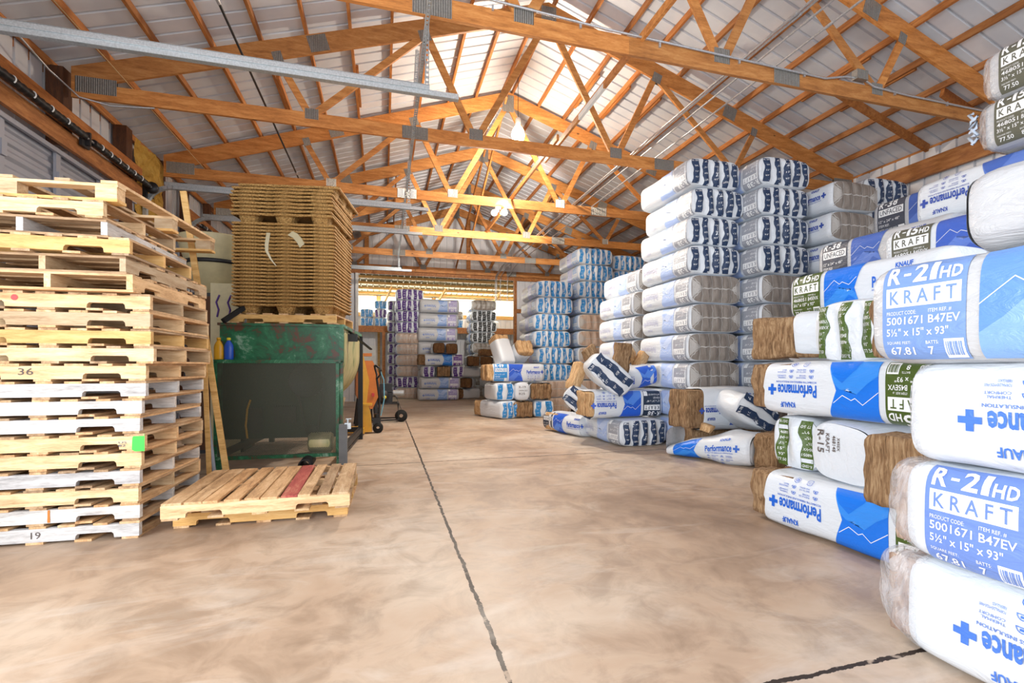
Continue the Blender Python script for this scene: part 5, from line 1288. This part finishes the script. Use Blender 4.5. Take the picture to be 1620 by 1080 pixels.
far('g_flip', 2.95, 3.13, .83, 'bag with upside down print and deep blue panel, above the white end', dr=.02)
bag('g_open', (3.56, 2.97, 1.24), 0, 'opened bag with two thick brown batts sticking far out left', gw, rot=(0, 0, AX + .3))
bag('g_end2', (3.03 + .45, 2.47, 1.225), PI, 'bag end with three green stripes right of the thick batts', gw, rot=(0, 0, PI + .02))
loose_batt((2.90, 2.05, 1.42), (.14, .2, .34), (0, 0, .1), 'brown batts between the three green stripes and the hazy blue bag', 59)
for k in range(4): far('f_plain', 3.82, 3.75, .41*k, 'white bag hidden inside the right pile under the dark green printed bag', 'hidden bags in the right pile')
far('g_up', 3.80, 3.68, 1.645, 'bag printed R-15HD KRAFT in dark green with a bright blue panel')
for k in range(5):
    far('f_plain', 4.88, 4.45, .435*k, 'white bag hidden under the grey bag printed UNFACED', 'hidden bags behind the right pile')
    far('f_plain', 4.34, 3.15, .40*k, 'white bag hidden behind the torn greyed bag', 'hidden bags behind the greyed bag')
far('slate_up', 4.88, 4.32, 2.175, 'grey hazed bag printed R-38 UNFACED')
far('greyed_up', 4.33, 3.17, 1.995, 'greyed bag printed R-15HD KRAFT, torn open at its right end', dr=-.02)
loose_batt((4.5, 1.98, 2.2), (.36, .36, .30), (0, 0, AX), 'dark brown batts out of the torn end of the greyed bag', 60)
for k in range(6):
    far('f_plain', 5.70, 4.5, .453*k, 'white bag hidden under the faded bag printed R-38', 'hidden bags at the back of the right pile')
    far('f_plain', 5.4, 3.25, .435*k, 'white bag hidden under the bag with faded upside down print', 'hidden bags under the faded print')
    far('f_plain', 5.2, 2.0, .42*k, 'white bag hidden under the bags at the top right edge', 'hidden bags at the right edge')
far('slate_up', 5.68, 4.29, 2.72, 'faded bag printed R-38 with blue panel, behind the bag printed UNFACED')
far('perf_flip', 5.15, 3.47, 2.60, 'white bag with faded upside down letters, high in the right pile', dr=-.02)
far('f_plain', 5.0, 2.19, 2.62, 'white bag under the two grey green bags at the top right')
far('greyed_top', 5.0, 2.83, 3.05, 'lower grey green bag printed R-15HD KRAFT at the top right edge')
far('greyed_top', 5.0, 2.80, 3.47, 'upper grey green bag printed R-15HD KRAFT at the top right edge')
b = MB(); p = Vector((4.99, 2.90, 3.28)); pts = []
for q in range(16): pts.append(p + Vector((.0, .035*math.sin(q*1.7), .13 - .018*q + .03*math.sin(q*2.3))))
b.tube(pts, .012, 6); tag(b.build('knotted_strap', M['strap']), 'knotted pale strap hanging beside the grey green bags at top right', 'strap')
b_ = MB(); we = [o for o in C.objects if 'white bag end with black R-15' in o.get('label', '')][0]
for t, u0, v0, w, h in (('R-15', -.03, .10, .05, .16), ('KRAFT', .035, .11, .028, .13), ('468148', .085, .12, .025, .11), ('X45EX', .12, .13, .02, .09)):
    vs, fs = glyphs(t, .01); b_.add([(.9/2 + .036, -.14 + u0 + y*w, .10 + v0 + (1 - x)*h) for x, y in vs], fs)
b_.fixn = False; b_.build('printed_label', M['ink'], we)
# ================================================================== light
sc = bpy.context.scene
w = bpy.data.worlds.new('sky'); sc.world = w; w.use_nodes = True
bg = w.node_tree.nodes['Background']; bg.inputs[0].default_value = (.86, .93, 1, 1); bg.inputs[1].default_value = .9
def area(name, loc, rot, sx, sy, p, c):
    l = bpy.data.lights.new(name, 'AREA'); l.shape = 'RECTANGLE'; l.size = sx; l.size_y = sy; l.energy = p; l.color = c
    o = bpy.data.objects.new(name, l); C.objects.link(o); o.location = loc; o.rotation_euler = rot; return o
area('daylight_front_door', (2.0, -2.6, 2.2), (R_(90), 0, 0), 9, 4, 235, (.92, .96, 1))           # faces +y
area('daylight_side_door', (-3.7, .4, 2.0), (0, R_(-90), 0), 3.6, 3.6, 340, (.90, .95, 1))       # faces +x
area('daylight_back_windows', (2.0, 20.3, 3.8), (R_(-90), 0, 0), 11, .7, 260, (1, .97, .86))
l = bpy.data.lights.new('bulb_light', 'POINT'); l.energy = 340; l.color = (1, .87, .70); l.shadow_soft_size = .12
o = bpy.data.objects.new('bulb_light', l); C.objects.link(o); o.location = (2.40, 8.35, 5.30)
for s in (-1, 1):
    l = bpy.data.lights.new('floodlight_light', 'SPOT'); l.energy = 1500 if s > 0 else 420; l.color = (1, .93, .84); l.spot_size = R_(86 if s > 0 else 150); l.spot_blend = .5; l.shadow_soft_size = .08
    o = bpy.data.objects.new('floodlight_light', l); C.objects.link(o); o.location = (2.24 + .12*s, 9.12, 4.24); o.rotation_euler = (R_(112 if s > 0 else -40), 0, 0)
vs = sc.view_settings; vs.view_transform = 'Standard'; vs.look = 'None'; vs.gamma = 1; vs.use_curve_mapping = False; vs.exposure = 0.32
